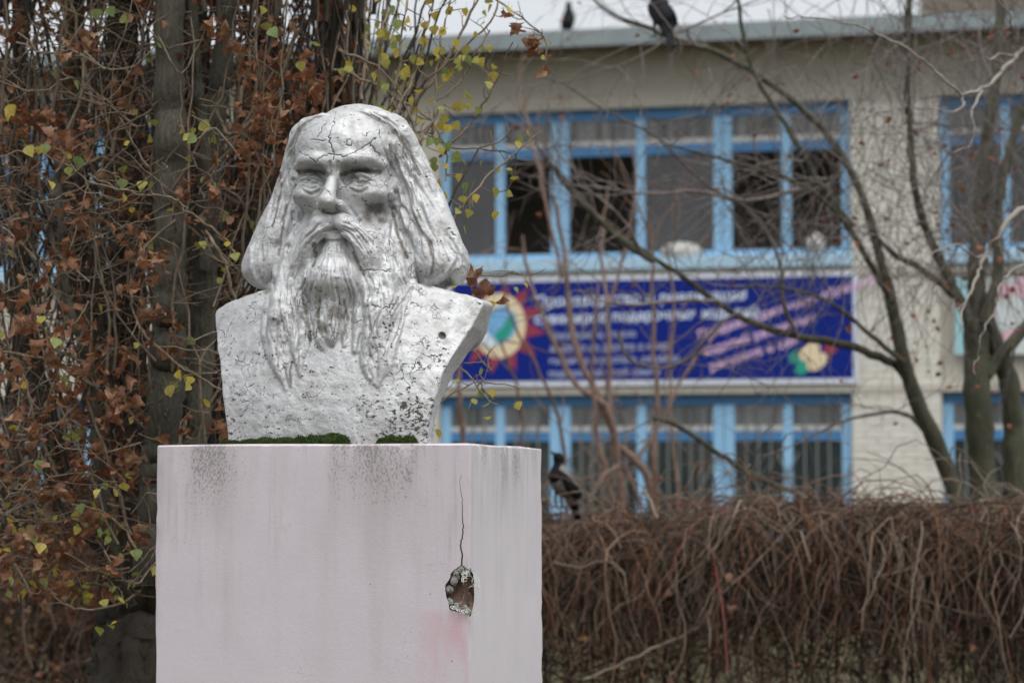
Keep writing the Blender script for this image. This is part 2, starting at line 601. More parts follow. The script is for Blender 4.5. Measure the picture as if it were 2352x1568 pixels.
def seat_locks(items):
    qs, rs, sk = [], [], []
    for pts, rad, sink in items:
        m = 4 + 2 * len(pts)
        q = resample(pts, m)
        if sink is not None: q[1:-1] += rng.normal(0, 1.5, (m - 2, 2))
        qs.append(q)
        rs.append(np.interp(np.linspace(0, 1, m), np.linspace(0, 1, len(rad)), rad) * 1.14e-3)
        sk.append(np.full(m, sink + .18) if sink is not None else np.linspace(0.3, -0.1, m))
    al = np.concatenate(qs)
    P, M = cast(al[:, 0], al[:, 1], f_bust)
    k = 0; new = []
    for q, r, s_ in zip(qs, rs, sk):
        pp = P[k:k + len(q)].copy(); g = M[k:k + len(q)] < .02; k += len(q)
        pp[:, 1] += r * s_
        new.append((pp[g].astype(F32), r[g].astype(F32)))
    locks.extend(new)
seat_locks([(p, (r0, r1), s) for p, r0, r1, s in _mid])
seat_locks([(p, r, None) for p, r in _ends])

# --- sparse surface nets
def surface_nets(fn, lo, hi, h):
    lo = np.asarray(lo, float); hi = np.asarray(hi, float)
    n = (np.ceil((hi - lo) / (8 * h)).astype(int)) * 8 + 1
    def ev(idx):
        out = np.empty(len(idx), F32)
        for s in range(0, len(idx), 60000):
            out[s:s + 60000] = fn((lo + idx[s:s + 60000] * h).astype(F32))
        return out
    def expand(cells, step, sub):
        o = np.stack(np.meshgrid(*[np.arange(0, step, sub)] * 3, indexing='ij'), -1).reshape(-1, 3)
        return (cells[:, None, :] + o[None]).reshape(-1, 3)
    nn = (n - 1) // 8
    c = np.stack(np.meshgrid(*[np.arange(k) for k in nn], indexing='ij'), -1).reshape(-1, 3) * 8
    d = ev(c + 4)
    c = c[np.abs(d) < 8 * h * 0.95]
    c2 = expand(c, 8, 2)
    d = ev(c2 + 1)
    c2 = c2[np.abs(d) < 2 * h * 1.25]
    # all fine nodes of the kept cells, corners included
    o = np.stack(np.meshgrid(*[np.arange(0, 3)] * 3, indexing='ij'), -1).reshape(-1, 3)
    nodes = (c2[:, None, :] + o[None]).reshape(-1, 3)
    st = np.array([n[1] * n[2], n[2], 1])
    lin = np.unique(nodes @ st)
    nodes = np.stack([lin // st[0], (lin // st[1]) % n[1], lin % n[2]], -1)
    val = np.full(int(n[0] * n[1] * n[2]), np.nan, F32)
    val[lin] = ev(nodes)
    offs = [(i, j, k) for i in (0, 1) for j in (0, 1) for k in (0, 1)]
    ok = np.all(nodes < n - 1, 1)
    base = lin[ok]; bn = nodes[ok]
    cv = np.stack([val[base + (np.array(f) @ st)] for f in offs], 1)
    m = ~np.isnan(cv).any(1)
    s = (cv < 0).sum(1)
    m &= (s > 0) & (s < 8)
    base = base[m]; bn = bn[m]; cv = cv[m]
    acc = np.zeros((len(base), 3)); cnt = np.zeros(len(base))
    for i in range(8):
        for j in range(i + 1, 8):
            a, b = np.array(offs[i]), np.array(offs[j])
            if np.abs(a - b).sum() != 1: continue
            va, vb = cv[:, i], cv[:, j]
            x = (va < 0) != (vb < 0)
            t = np.where(x, va / np.where(x, va - vb, 1), 0)
            acc += np.where(x[:, None], a + (b - a) * t[:, None], 0)
            cnt += x
    V = lo + (bn + acc / cnt[:, None]) * h
    cid = np.full(len(val), -1, np.int32)
    cid[base] = np.arange(len(base))
    quads = []
    for ax in range(3):
        e = st[ax]; u = st[(ax + 1) % 3]; w = st[(ax + 2) % 3]
        a = val[lin]; nb = lin + e
        good = nb < len(val)
        b = np.where(good, val[np.minimum(nb, len(val) - 1)], np.nan)
        x = (~np.isnan(a)) & (~np.isnan(b)) & ((a < 0) != (b < 0))
        i = lin[x]; inside = a[x] < 0
        q = np.stack([cid[i], cid[i - u], cid[i - u - w], cid[i - w]], 1)
        q[~inside] = q[~inside][:, ::-1]
        quads.append(q[(q >= 0).all(1)])
    return V, np.concatenate(quads)

import time as _time
_t0 = _time.time()
BV, BF = surface_nets(f_bust, (-.42, -.30, -.012), (.43, .36, .97), 0.0024)
print('bust verts', len(BV), 'faces', len(BF), round(_time.time() - _t0, 1), 's')

def vnormals(V, Fq):
    a = V[Fq[:, 2]] - V[Fq[:, 0]]; b = V[Fq[:, 3]] - V[Fq[:, 1]]
    nf = np.cross(a, b)
    N = np.zeros_like(V)
    for k in range(4):
        for c in range(3):
            N[:, c] += np.bincount(Fq[:, k], nf[:, c], len(V))
    return N / (np.linalg.norm(N, axis=1)[:, None] + 1e-12)

# --- what the first hit along a view ray is, read from the carved blank
_fw = loc2w(BV) - CAM
_dz = _fw @ _f
_ix = ((_fw @ _r) / _dz * FPX + 1176) / 3.0
_iy = (784 - (_fw @ _u) / _dz * FPX) / 3.0
_dm = np.full((530, 800), 99.0)
np.minimum.at(_dm, (_iy.astype(int), _ix.astype(int)), _dz)
_p = np.pad(_dm, 1, constant_values=99.0)
_dm2 = np.min([_p[i:i + 530, j:j + 800] for i in range(3) for j in range(3)], 0)
_dm = np.where(_dm - _dm2 > .02, _dm2, _dm)
def cast(px, py, fn=None):
    px = np.atleast_1d(np.asarray(px, float)); py = np.atleast_1d(np.asarray(py, float))
    dz = _dm[(py / 3).astype(int), (px / 3).astype(int)]
    D = _r[None] * ((px - 1176) / FPX)[:, None] - _u[None] * ((py - 784) / FPX)[:, None] + _f[None]
    return w2loc(CAM + D * dz[:, None]), np.where(dz > 50, 9.0, 0.0)

# --- fine carving: strokes laid over the surface, raised or cut
strokes = []        # (3-D polyline, amplitude per point, radius per point)
def stroke(pts, amp, wid, taper=(1, 1), m=14, fnc=f_bust):
    q = resample(pts, m)
    P, miss = cast(q[:, 0], q[:, 1], fnc)
    keep = miss < 0.006
    if keep.sum() < 3: return
    P = P[keep]
    s = np.linspace(0, 1, m)[keep]
    env = np.minimum(1, np.minimum(s / 0.12 + 1 - taper[0], (1 - s) / 0.18 + 1 - taper[1]))
    strokes.append((P, amp * 1e-3 * env, wid * 1e-3 * (0.6 + 0.4 * env)))
def strands(A, B, n, amp, wid, jit=3.0, m=22, cut=0.5, wave=4.0, span=(.45, 1.0)):
    """n locks between two guide lines: wavy V-cut grooves and a few raised strands"""
    A = resample(A, m); B = resample(B, m)
    L = np.linalg.norm(np.diff((A + B) / 2, axis=0), axis=1).sum()
    T = np.gradient((A + B) / 2, axis=0); T /= np.linalg.norm(T, axis=1)[:, None] + 1e-9
    Pn = np.stack([-T[:, 1], T[:, 0]], 1)
    ph0 = rng.uniform(0, 6.28)
    allp = []
    for i in range(n):
        t = (i + 0.5 + rng.uniform(-.35, .35)) / n
        sp = rng.uniform(*span); s0 = rng.uniform(0, 1 - sp)
        k0, k1 = int(s0 * m), max(int(s0 * m) + 5, int((s0 + sp) * m))
        s = np.linspace(0, 1, m)
        ph = ph0 + rng.normal(0, .7)
        off = wave * np.sin(s * L / rng.uniform(75, 130) * 6.28 + ph) + rng.normal(0, jit) + np.cumsum(rng.normal(0, .35, m))
        drift = rng.normal(0, 6) * (s - .5)
        allp.append((A + (B - A) * t + Pn * (off + drift)[:, None])[k0:k1])
    cat = np.concatenate(allp)
    P, miss = cast(np.clip(cat[:, 0], 0, 2351), cat[:, 1], f_bust)
    k = 0
    for pl in allp:
        pp = P[k:k + len(pl)]; ms = miss[k:k + len(pl)]; k += len(pl)
        keep = ms < 0.006
        if keep.sum() < 4: continue
        pp = pp[keep]
        # a groove never jumps from one mass to another
        jump = np.where(np.linalg.norm(np.diff(pp, axis=0), axis=1) > .045)[0]
        if len(jump): pp = pp[:jump[0] + 1]
        if len(pp) < 4: continue
        s = np.linspace(0, 1, len(pp))
        env = np.clip(np.minimum(s / .2, (1 - s) / .3), 0.05, 1) * (.75 + .25 * np.sin(s * rng.uniform(4, 11) + rng.uniform(0, 6)))
        sg = -1 if rng.random() < cut else 0.45
        strokes.append((pp, sg * amp * 1e-3 * rng.uniform(.55, 1.2) * env, wid * 1e-3 * rng.uniform(.75, 1.25) * (.55 + .45 * env)))

# hair, right of the face
hrI = [(868, 285), (893, 345), (900, 420), (903, 490), (925, 570), (965, 645)]
hrO = [(838, 246), (912, 283), (955, 350), (993, 430), (1033, 520), (1064, 600), (1050, 645), (1010, 660)]
hrM = [(880, 270), (905, 330), (925, 410), (950, 490), (985, 570), (1010, 640)]
strands(hrI, hrM, 6, 13, 8, 3, cut=.9, wave=6)
strands(hrM, hrO, 6, 8, 7.5, 3, cut=.9, wave=7, span=(.3, .7))
strands(hrI, hrO, 46, 4.2, 4.6, 3, cut=.75, wave=5, span=(.15, .5))
hlI = [(672, 330), (668, 400), (665, 470), (652, 540), (638, 610), (620, 655)]
hlO = [(690, 264), (655, 350), (632, 430), (600, 510), (571, 590), (578, 650), (605, 665)]
strands(hlI, hlO, 6, 12, 7.5, 2.5, cut=.9, wave=5)
strands(hlI, hlO, 30, 4.2, 4.5, 2.5, cut=.75, wave=4, span=(.15, .5))
# crown
strands([(775, 266), (725, 278), (688, 305), (669, 340)], [(795, 240), (735, 249), (692, 273), (664, 315)], 7, 5.5, 5, 2, cut=.7, wave=1.5)
strands([(800, 258), (850, 268), (885, 305), (897, 350)], [(800, 240), (860, 250), (910, 285), (950, 350)], 12, 4, 5, 2, cut=.7, wave=2, span=(.3, .8))
# beard
blO = [(655, 520), (638, 580), (628, 650), (616, 730), (622, 800), (645, 880)]
blI = [(726, 570), (704, 630), (692, 690), (704, 760), (694, 820), (668, 885)]
strands(blO, blI, 9, 9, 6.0, 3, cut=.85, wave=5, span=(.4, .9))
strands(blO, blI, 34, 4.5, 4.2, 4, cut=.7, wave=5, span=(.15, .45))
brO = [(908, 515), (934, 580), (955, 650), (932, 720), (908, 800), (876, 880)]
brI = [(808, 570), (834, 630), (846, 690), (830, 750), (834, 810), (862, 875)]
strands(brO, brI, 9, 9, 6.0, 3, cut=.85, wave=5, span=(.4, .9))
strands(brO, brI, 38, 4.5, 4.2, 4, cut=.7, wave=5, span=(.15, .45))
chO = [(742, 568), (722, 635), (708, 700), (718, 760), (734, 795)]
chI = [(792, 568), (816, 635), (830, 700), (818, 760), (800, 795)]
strands(chO, chI, 8, 8, 5.5, 2.5, cut=.85, wave=4, span=(.5, 1))
strands(chO, chI, 22, 4.2, 4.2, 3, cut=.7, wave=3, span=(.2, .5))
strands([(744, 552), (742, 580), (734, 610)], [(786, 552), (790, 580), (800, 610)], 8, 4, 3.8, 1.5, m=12, cut=.8, wave=1, span=(.6, 1))
# moustache
strands([(762, 502), (727, 515), (697, 545), (664, 600)], [(760, 528), (737, 543), (716, 572), (694, 622)], 12, 5, 4.2, 2, cut=.75, wave=2, span=(.35, .9))
strands([(775, 502), (815, 515), (852, 550), (888, 608)], [(780, 528), (803, 548), (824, 578), (844, 626)], 12, 5, 4.2, 2, cut=.75, wave=2, span=(.35, .9))
# boundary of hair and face
stroke([(676, 340), (673, 420), (674, 500), (684, 560)], -9, 7)
stroke([(893, 320), (899, 400), (899, 470), (892, 520), (886, 560)], -14, 9)
stroke([(905, 350), (925, 420), (945, 490), (975, 560)], -9, 8)
stroke([(912, 480), (935, 560), (955, 620)], -8, 7)
# hairline roll over the forehead
stroke([(668, 345), (690, 308), (728, 285), (772, 270)], -5, 5)
# eyelids, bags and lines
for ex, ey in ((714, 416), (824, 412)):
    sx = 1.0 if ex < 760 else 1.08
    def arc(dy0, dy1, w): return [(ex - w * sx, ey + dy0), (ex - .45 * w * sx, ey + .3 * dy0 + .7 * dy1), (ex + .05 * w, ey + dy1), (ex + .5 * w * sx, ey + .3 * dy0 + .7 * dy1), (ex + w * sx, ey + dy0 + 1)]
    stroke(arc(3, -11, 31), 6.0, 4.0)       # upper lid
    stroke(arc(3, -6, 27), -6.0, 3.4)       # its lower edge
    stroke(arc(6, 7, 26), -4.0, 3.2)
    stroke(arc(7, 11, 28), 6.0, 3.8)        # lower lid
    stroke(arc(8, 17, 27), -3.5, 3.6)
    stroke(arc(10, 23, 25), 3.5, 5.0)       # bag
    stroke(arc(13, 31, 26), -2.5, 4.5)
    stroke([(ex - 8 + 7 * math.cos(k), ey + 5.5 * math.sin(k)) for k in np.linspace(0, 6.0, 8)], -4, 3.2, (0, 0), m=14)   # iris
    stroke([(ex - 10, ey - 1), (ex - 8, ey), (ex - 6, ey)], -11, 5.0, (0, 0), m=4)     # drilled pupil
# frown between the brows, crease of the mouth
stroke([(684, 392), (712, 389), (742, 393), (756, 402)], -5, 5)
stroke([(876, 388), (848, 384), (808, 388), (782, 400)], -5, 5)
stroke([(757, 368), (758, 384), (756, 398)], -7, 5.5)
stroke([(776, 368), (775, 384), (777, 398)], -7, 5.5)
stroke([(738, 536), (752, 533), (766, 532), (780, 533), (796, 537)], -6, 4.5)
stroke([(742, 545), (766, 548), (790, 545)], 4, 5)
stroke([(800, 470), (820, 500), (845, 525)], -4, 7)
stroke([(728, 470), (708, 500), (690, 525)], -4, 7)

N = vnormals(BV, BF)
disp = np.zeros(len(BV))
for P, A, W in strokes:
    mr = float(W.max()) * 2.4
    m = np.where(np.all((BV > P.min(0) - mr) & (BV < P.max(0) + mr), 1))[0]
    if not len(m): continue
    X = BV[m]
    best = np.full(len(m), 9.0); val = np.zeros(len(m))
    for i in range(len(P) - 1):
        ab = P[i + 1] - P[i]
        t = np.clip(((X - P[i]) @ ab) / max(ab @ ab, 1e-12), 0, 1)
        q = X - P[i] - t[:, None] * ab
        r = np.sqrt((q * q).sum(1))
        w = W[i] + (W[i + 1] - W[i]) * t
        a = A[i] + (A[i + 1] - A[i]) * t
        rr = r / w
        nb = rr < best
        best[nb] = rr[nb]
        prof = np.where(a < 0, np.maximum(0, 1 - rr / 1.25) ** 1.15, np.exp(-rr * rr))
        val[nb] = (a * prof)[nb]
    disp[m] += val
disp = np.clip(disp, -.016, .010)

# --- hammered, brushed unevenness of the cast
def vnoise(P, f, seed):
    r2 = np.random.default_rng(seed)
    T = r2.random((64, 64, 64)).astype(F32)
    q = P * f
    i = np.floor(q).astype(int); g = q - i; g = g * g * (3 - 2 * g)
    i &= 63; j = (i + 1) & 63
    def at3(a, b, c): return T[a, b, c]
    x0, y0, z0 = i.T; x1, y1, z1 = j.T; gx, gy, gz = g.T
    c00 = at3(x0, y0, z0) * (1 - gx) + at3(x1, y0, z0) * gx
    c10 = at3(x0, y1, z0) * (1 - gx) + at3(x1, y1, z0) * gx
    c01 = at3(x0, y0, z1) * (1 - gx) + at3(x1, y0, z1) * gx
    c11 = at3(x0, y1, z1) * (1 - gx) + at3(x1, y1, z1) * gx
    return (c00 * (1 - gy) + c10 * gy) * (1 - gz) + (c01 * (1 - gy) + c11 * gy) * gz - 0.5
disp += vnoise(BV + 5, 38, 1) * .0032 + vnoise(BV + 5, 95, 2) * .0016 + vnoise(BV + 5, 14, 3) * .005
BV = BV + N * disp[:, None]
# --- long cracks in the paint, cut a little into the surface and stored for the material
cracks = [
    [(762, 245), (768, 262), (765, 290), (754, 312), (760, 335), (768, 352), (765, 368)],
    [(684, 350), (706, 356), (722, 372), (740, 360), (765, 354), (790, 358), (815, 350), (835, 338), (850, 330)],
    [(850, 330), (868, 315), (874, 295), (868, 270), (850, 258)],
    [(850, 330), (865, 350), (880, 368), (893, 400)],
    [(806, 320), (798, 322), (795, 329), (801, 336), (809, 332), (808, 324)],
    [(712, 322), (724, 322), (738, 323), (748, 321)],
    [(752, 285), (740, 292), (736, 304), (728, 314)],
    [(830, 455), (842, 468), (858, 480)],
    [(896, 520), (893, 560), (905, 590)],
    [(835, 620), (865, 622), (900, 622), (925, 618)],
    [(850, 700), (880, 708), (905, 700), (935, 705), (950, 695)],
    [(790, 735), (810, 742), (838, 728)],
    [(735, 430), (752, 438), (765, 452), (780, 468)],
    [(700, 470), (715, 476), (733, 480)],
]
crack = np.full(len(BV), .01, F32)
for pl in cracks:
    q = []
    for i in range(len(pl) - 1):
        a, b = np.array(pl[i], float), np.array(pl[i + 1], float)
        k = max(2, int(np.linalg.norm(b - a) / 4))
        for s in range(k):
            q.append(a + (b - a) * s / k + rng.normal(0, 1.6, 2))
    q.append(np.array(pl[-1], float))
    q = np.array(q)
    P, miss = cast(q[:, 0], q[:, 1], f_bust)
    P = P[miss < .006]
    if len(P) < 2: continue
    m = np.where(np.all((BV > P.min(0) - .02) & (BV < P.max(0) + .02), 1))[0]
    X = BV[m]; best = np.full(len(m), 9.0)
    for i in range(len(P) - 1):
        ab = P[i + 1] - P[i]
        t = np.clip(((X - P[i]) @ ab) / max(ab @ ab, 1e-12), 0, 1)
        dq = X - P[i] - t[:, None] * ab
        dq[:, 1] *= 0.25        # the carving may lie a few mm off the blank
        best = np.minimum(best, np.sqrt((dq * dq).sum(1)))
    crack[m] = np.minimum(crack[m], best)
# brown dirt stains, also painting shade into hollows of face, hair and beard
grime_shade = np.zeros(len(BV), F32)
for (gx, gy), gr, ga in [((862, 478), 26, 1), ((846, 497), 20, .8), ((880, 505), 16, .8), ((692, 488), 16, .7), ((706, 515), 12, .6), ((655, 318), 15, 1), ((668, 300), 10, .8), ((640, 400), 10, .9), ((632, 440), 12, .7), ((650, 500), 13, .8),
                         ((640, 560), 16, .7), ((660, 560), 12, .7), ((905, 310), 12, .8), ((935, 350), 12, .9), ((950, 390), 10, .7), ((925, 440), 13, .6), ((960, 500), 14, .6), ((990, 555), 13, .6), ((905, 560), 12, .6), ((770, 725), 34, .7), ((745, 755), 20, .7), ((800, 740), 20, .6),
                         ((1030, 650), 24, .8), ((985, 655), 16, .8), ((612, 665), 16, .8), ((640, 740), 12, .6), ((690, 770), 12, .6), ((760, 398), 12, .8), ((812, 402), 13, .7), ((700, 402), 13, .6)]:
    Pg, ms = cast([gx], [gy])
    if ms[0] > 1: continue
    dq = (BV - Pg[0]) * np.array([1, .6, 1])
    grime_shade = np.maximum(grime_shade, ga * np.exp(-(dq * dq).sum(1) / (gr * 1.15e-3) ** 2)).astype(F32)
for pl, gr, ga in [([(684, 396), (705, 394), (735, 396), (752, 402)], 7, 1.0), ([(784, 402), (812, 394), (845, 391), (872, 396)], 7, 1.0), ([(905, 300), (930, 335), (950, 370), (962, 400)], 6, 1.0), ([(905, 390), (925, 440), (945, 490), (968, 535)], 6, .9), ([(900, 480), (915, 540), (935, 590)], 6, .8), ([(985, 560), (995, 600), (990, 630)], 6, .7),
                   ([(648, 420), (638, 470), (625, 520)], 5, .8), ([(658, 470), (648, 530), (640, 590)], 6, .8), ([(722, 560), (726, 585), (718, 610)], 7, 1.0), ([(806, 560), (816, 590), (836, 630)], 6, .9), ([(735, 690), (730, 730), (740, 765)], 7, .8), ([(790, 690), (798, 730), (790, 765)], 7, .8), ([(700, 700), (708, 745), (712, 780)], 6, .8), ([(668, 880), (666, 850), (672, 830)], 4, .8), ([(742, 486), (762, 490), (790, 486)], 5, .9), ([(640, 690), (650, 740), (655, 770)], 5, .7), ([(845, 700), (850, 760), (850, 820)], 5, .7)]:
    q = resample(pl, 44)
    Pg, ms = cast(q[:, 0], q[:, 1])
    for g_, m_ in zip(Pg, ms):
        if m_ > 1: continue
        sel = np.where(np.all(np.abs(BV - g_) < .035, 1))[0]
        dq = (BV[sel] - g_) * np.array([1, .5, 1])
        grime_shade[sel] = np.maximum(grime_shade[sel], ga * np.exp(-(dq * dq).sum(1) / (gr * 1.15e-3) ** 2))
lichen = np.zeros(len(BV), F32)
for (gx, gy), gr, ga in [((955, 955), 42, 1), ((965, 985), 30, 1), ((925, 930), 30, .8), ((900, 745), 26, .9), ((960, 735), 30, .7), ((1040, 720), 30, .6), ((990, 800), 30, .6), ((560, 985), 30, .7), ((620, 995), 30, .5), ((540, 900), 24, .6), ((640, 720), 20, .6), ((1050, 600), 22, .8), ((1040, 540), 18, .7), ((1020, 655), 26, .8), ((730, 725), 12, 1.0), ((900, 985), 40, .5), ((1100, 705), 24, .6), ((860, 780), 16, .5), ((745, 245), 30, .5), ((850, 250), 26, .6)]:
    Pg, ms = cast([gx], [gy])
    if ms[0] > 1: continue
    dq = BV - Pg[0]
    lichen = np.maximum(lichen, ga * np.exp(-(dq * dq).sum(1) / (gr * 1.15e-3) ** 2)).astype(F32)
pit, ms = cast([1015], [771])
dq = np.sqrt(((BV - pit[0]) ** 2).sum(1))
crack = np.where(dq < .013, np.minimum(crack, np.maximum(dq - .008, 0)), crack).astype(F32)
BV = BV + np.array([0, 1, 0]) * (np.clip(1 - dq / .012, 0, 1) * .012)[:, None]
N = vnormals(BV, BF)
BV = BV - N * (np.clip(1 - crack / .003, 0, 1) * .0018)[:, None]

me = mesh_np('bust', BV, BF)
at_ = me.attributes.new('crack', 'FLOAT', 'POINT')
at_.data.foreach_set('value', crack)

ag_ = me.attributes.new('grime_shade', 'FLOAT', 'POINT')
ag_.data.foreach_set('value', grime_shade)
al_ = me.attributes.new('lichen', 'FLOAT', 'POINT')
al_.data.foreach_set('value', lichen)
# silver paint, dulled, cracked and speckled with lichen
t = NT('weathered_silver_paint')
z = t.sep()[2]
fine = t.noise(160, 3, .6)
mid = t.noise(24, 5, .6)
big = t.noise(5, 4, .55)
paint = t.mix(big, (.51, .515, .522), (.585, .59, .597))
paint = t.mix(t.ramp(mid, .45, .75), paint, (.44, .435, .42))
gm = t.ramp(t.math('ADD', t.attr('grime_shade'), t.math('MULTIPLY', t.math('SUBTRACT', t.noise(45, 5, .65), .5), 1.1)), .25, .85, 0, .8)
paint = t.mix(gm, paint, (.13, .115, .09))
# crackle: a network of thin dark lines, only in patches
warp = t.n('ShaderNodeVectorMath', operation='ADD')
t.l(t.co, warp.inputs[0])
ws = t.n('ShaderNodeVectorMath', operation='SCALE'); ws.inputs['Scale'].default_value = .035
t.l(t.noise(22, 4, .6, out=1), ws.inputs[0]); t.l(ws.outputs[0], warp.inputs[1])
vc = t.voro(13, 'DISTANCE_TO_EDGE', src=warp.outputs[0])
ckl = t.ramp(vc, .004, .013, 1, 0)
ckl = t.math('MULTIPLY', ckl, t.ramp(t.noise(7, 3, .5, src=t.mapping(loc=(3, 1, 2))), .56, .66))
vc2 = t.voro(34, 'DISTANCE_TO_EDGE', src=warp.outputs[0])
ck2 = t.math('MULTIPLY', t.ramp(vc2, .010, .032, 1, 0), t.ramp(t.noise(11, 3, .5, src=t.mapping(loc=(7, 4, 2))), .58, .68))
vc3 = t.voro(75, 'DISTANCE_TO_EDGE', src=warp.outputs[0])
ck3 = t.math('MULTIPLY', t.ramp(vc3, .015, .055, .75, 0), t.ramp(t.noise(17, 4, .6, src=t.mapping(loc=(2, 9, 4))), .60, .68))
ckl = t.math('MAXIMUM', t.math('MAXIMUM', ckl, ck2), ck3)
cr = t.ramp(t.math('SUBTRACT', t.attr('crack'), t.math('MULTIPLY', t.noise(60, 2), .0016)), .0000, .0009, 1, 0)
ckl = t.math('MAXIMUM', ckl, cr, clamp=True)
# flakes and lichen flecks, thickest low on the chest
fl = t.noise(75, 6, .68, src=t.mapping(scale=(1, 1, 1.5)))
patch = t.noise(9, 4, .6, src=t.mapping(loc=(1.3, 2.2, .7)))
low = t.ramp(z, .02, .46, .050, .0)
thr = t.math('ADD', t.math('ADD', t.math('MULTIPLY', patch, .22), low), t.math('MULTIPLY', t.attr('lichen'), .075))
fleck = t.ramp(t.math('ADD', fl, thr), .745, .775)
lich = t.mix(t.noise(40, 3), (.035, .037, .030), (.10, .11, .075))
col = t.mix(fleck, paint, lich)
col = t.mix(t.math('MULTIPLY', ckl, .85), col, (.05, .047, .042))
t.color(col)
dark = t.math('MAXIMUM', fleck, ckl, clamp=True)
t.rough(t.math('ADD', t.math('MULTIPLY', dark, .45), t.ramp(mid, .3, .7, .64, .76)))
t.l(t.math('MULTIPLY', t.math('SUBTRACT', 1.0, dark), .74), t.b.inputs['Metallic'])
hgt = t.math('ADD', t.math('MULTIPLY', fine, .35), t.math('ADD', t.math('MULTIPLY', t.noise(55, 4, .6), .8), t.math('MULTIPLY', dark, -1.0)))
t.bump(hgt, .75, .005)
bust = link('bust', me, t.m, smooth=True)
bust.location = OB
bust.rotation_euler = (0, 0, -ANG)
tag(bust, 'silver painted bust of a long haired bearded man on the pink pedestal', 'bust')
# ------------------------------------------------------------------ the pedestal: plastered block with a knocked-out corner
O = O_PED
ped = empty('pedestal', O - np.array([0, 0, PTOP]), -ANG)
tag(ped, 'pale pink plastered pedestal block with a broken hole near its edge', 'pedestal')
def SP(px, py, Y):
    return S(px, py, Y) + np.array([0, 0, PTOP])
def ped_block():
    # skin of the block as a fine grid so that the plaster can undulate
    n = 56
    bm = bmesh.new()
    bmesh.ops.create_cube(bm, size=1.0)
    for v in bm.verts:
        v.co = Vector((v.co.x * PW, v.co.y * PD, (v.co.z + .5) * PTOP))
    bmesh.ops.bevel(bm, geom=[e for e in bm.edges], offset=.004, segments=1, affect='EDGES')
    bmesh.ops.subdivide_edges(bm, edges=[e for e in bm.edges if e.calc_length() > .3], cuts=60, use_grid_fill=True)
    me = bpy.data.meshes.new('block')
    V = np.array([v.co[:] for v in bm.verts])
    d = vnoise(V + 3, 3.2, 11) * .006 + vnoise(V + 3, 11, 12) * .0022
    nrm = np.array([v.normal[:] for v in bm.verts])
    sag = np.where(V[:, 2] > PTOP - .02, vnoise(V + 9, 2.3, 14) * .014 - .003, 0)
    ed = (np.abs(np.abs(V[:, 0]) - PW / 2) < .008).astype(int) + (np.abs(np.abs(V[:, 1]) - PD / 2) < .008) + (np.abs(V[:, 2] - PTOP) < .008)
    d = d - (ed >= 2) * np.clip(rng.normal(.0006, .0016, len(V)), 0, .006)
    for v, q in zip(bm.verts, V + nrm * d[:, None] + np.array([0, 0, 1.0])[None] * sag[:, None]):
        v.co = q
    for f in bm.faces:
        f.material_index = 1 if f.normal.x > .75 else 0
        f.smooth = True
    bm.to_mesh(me); bm.free()
    return me
hole_c = SP(1063, 1356, -PD / 2)
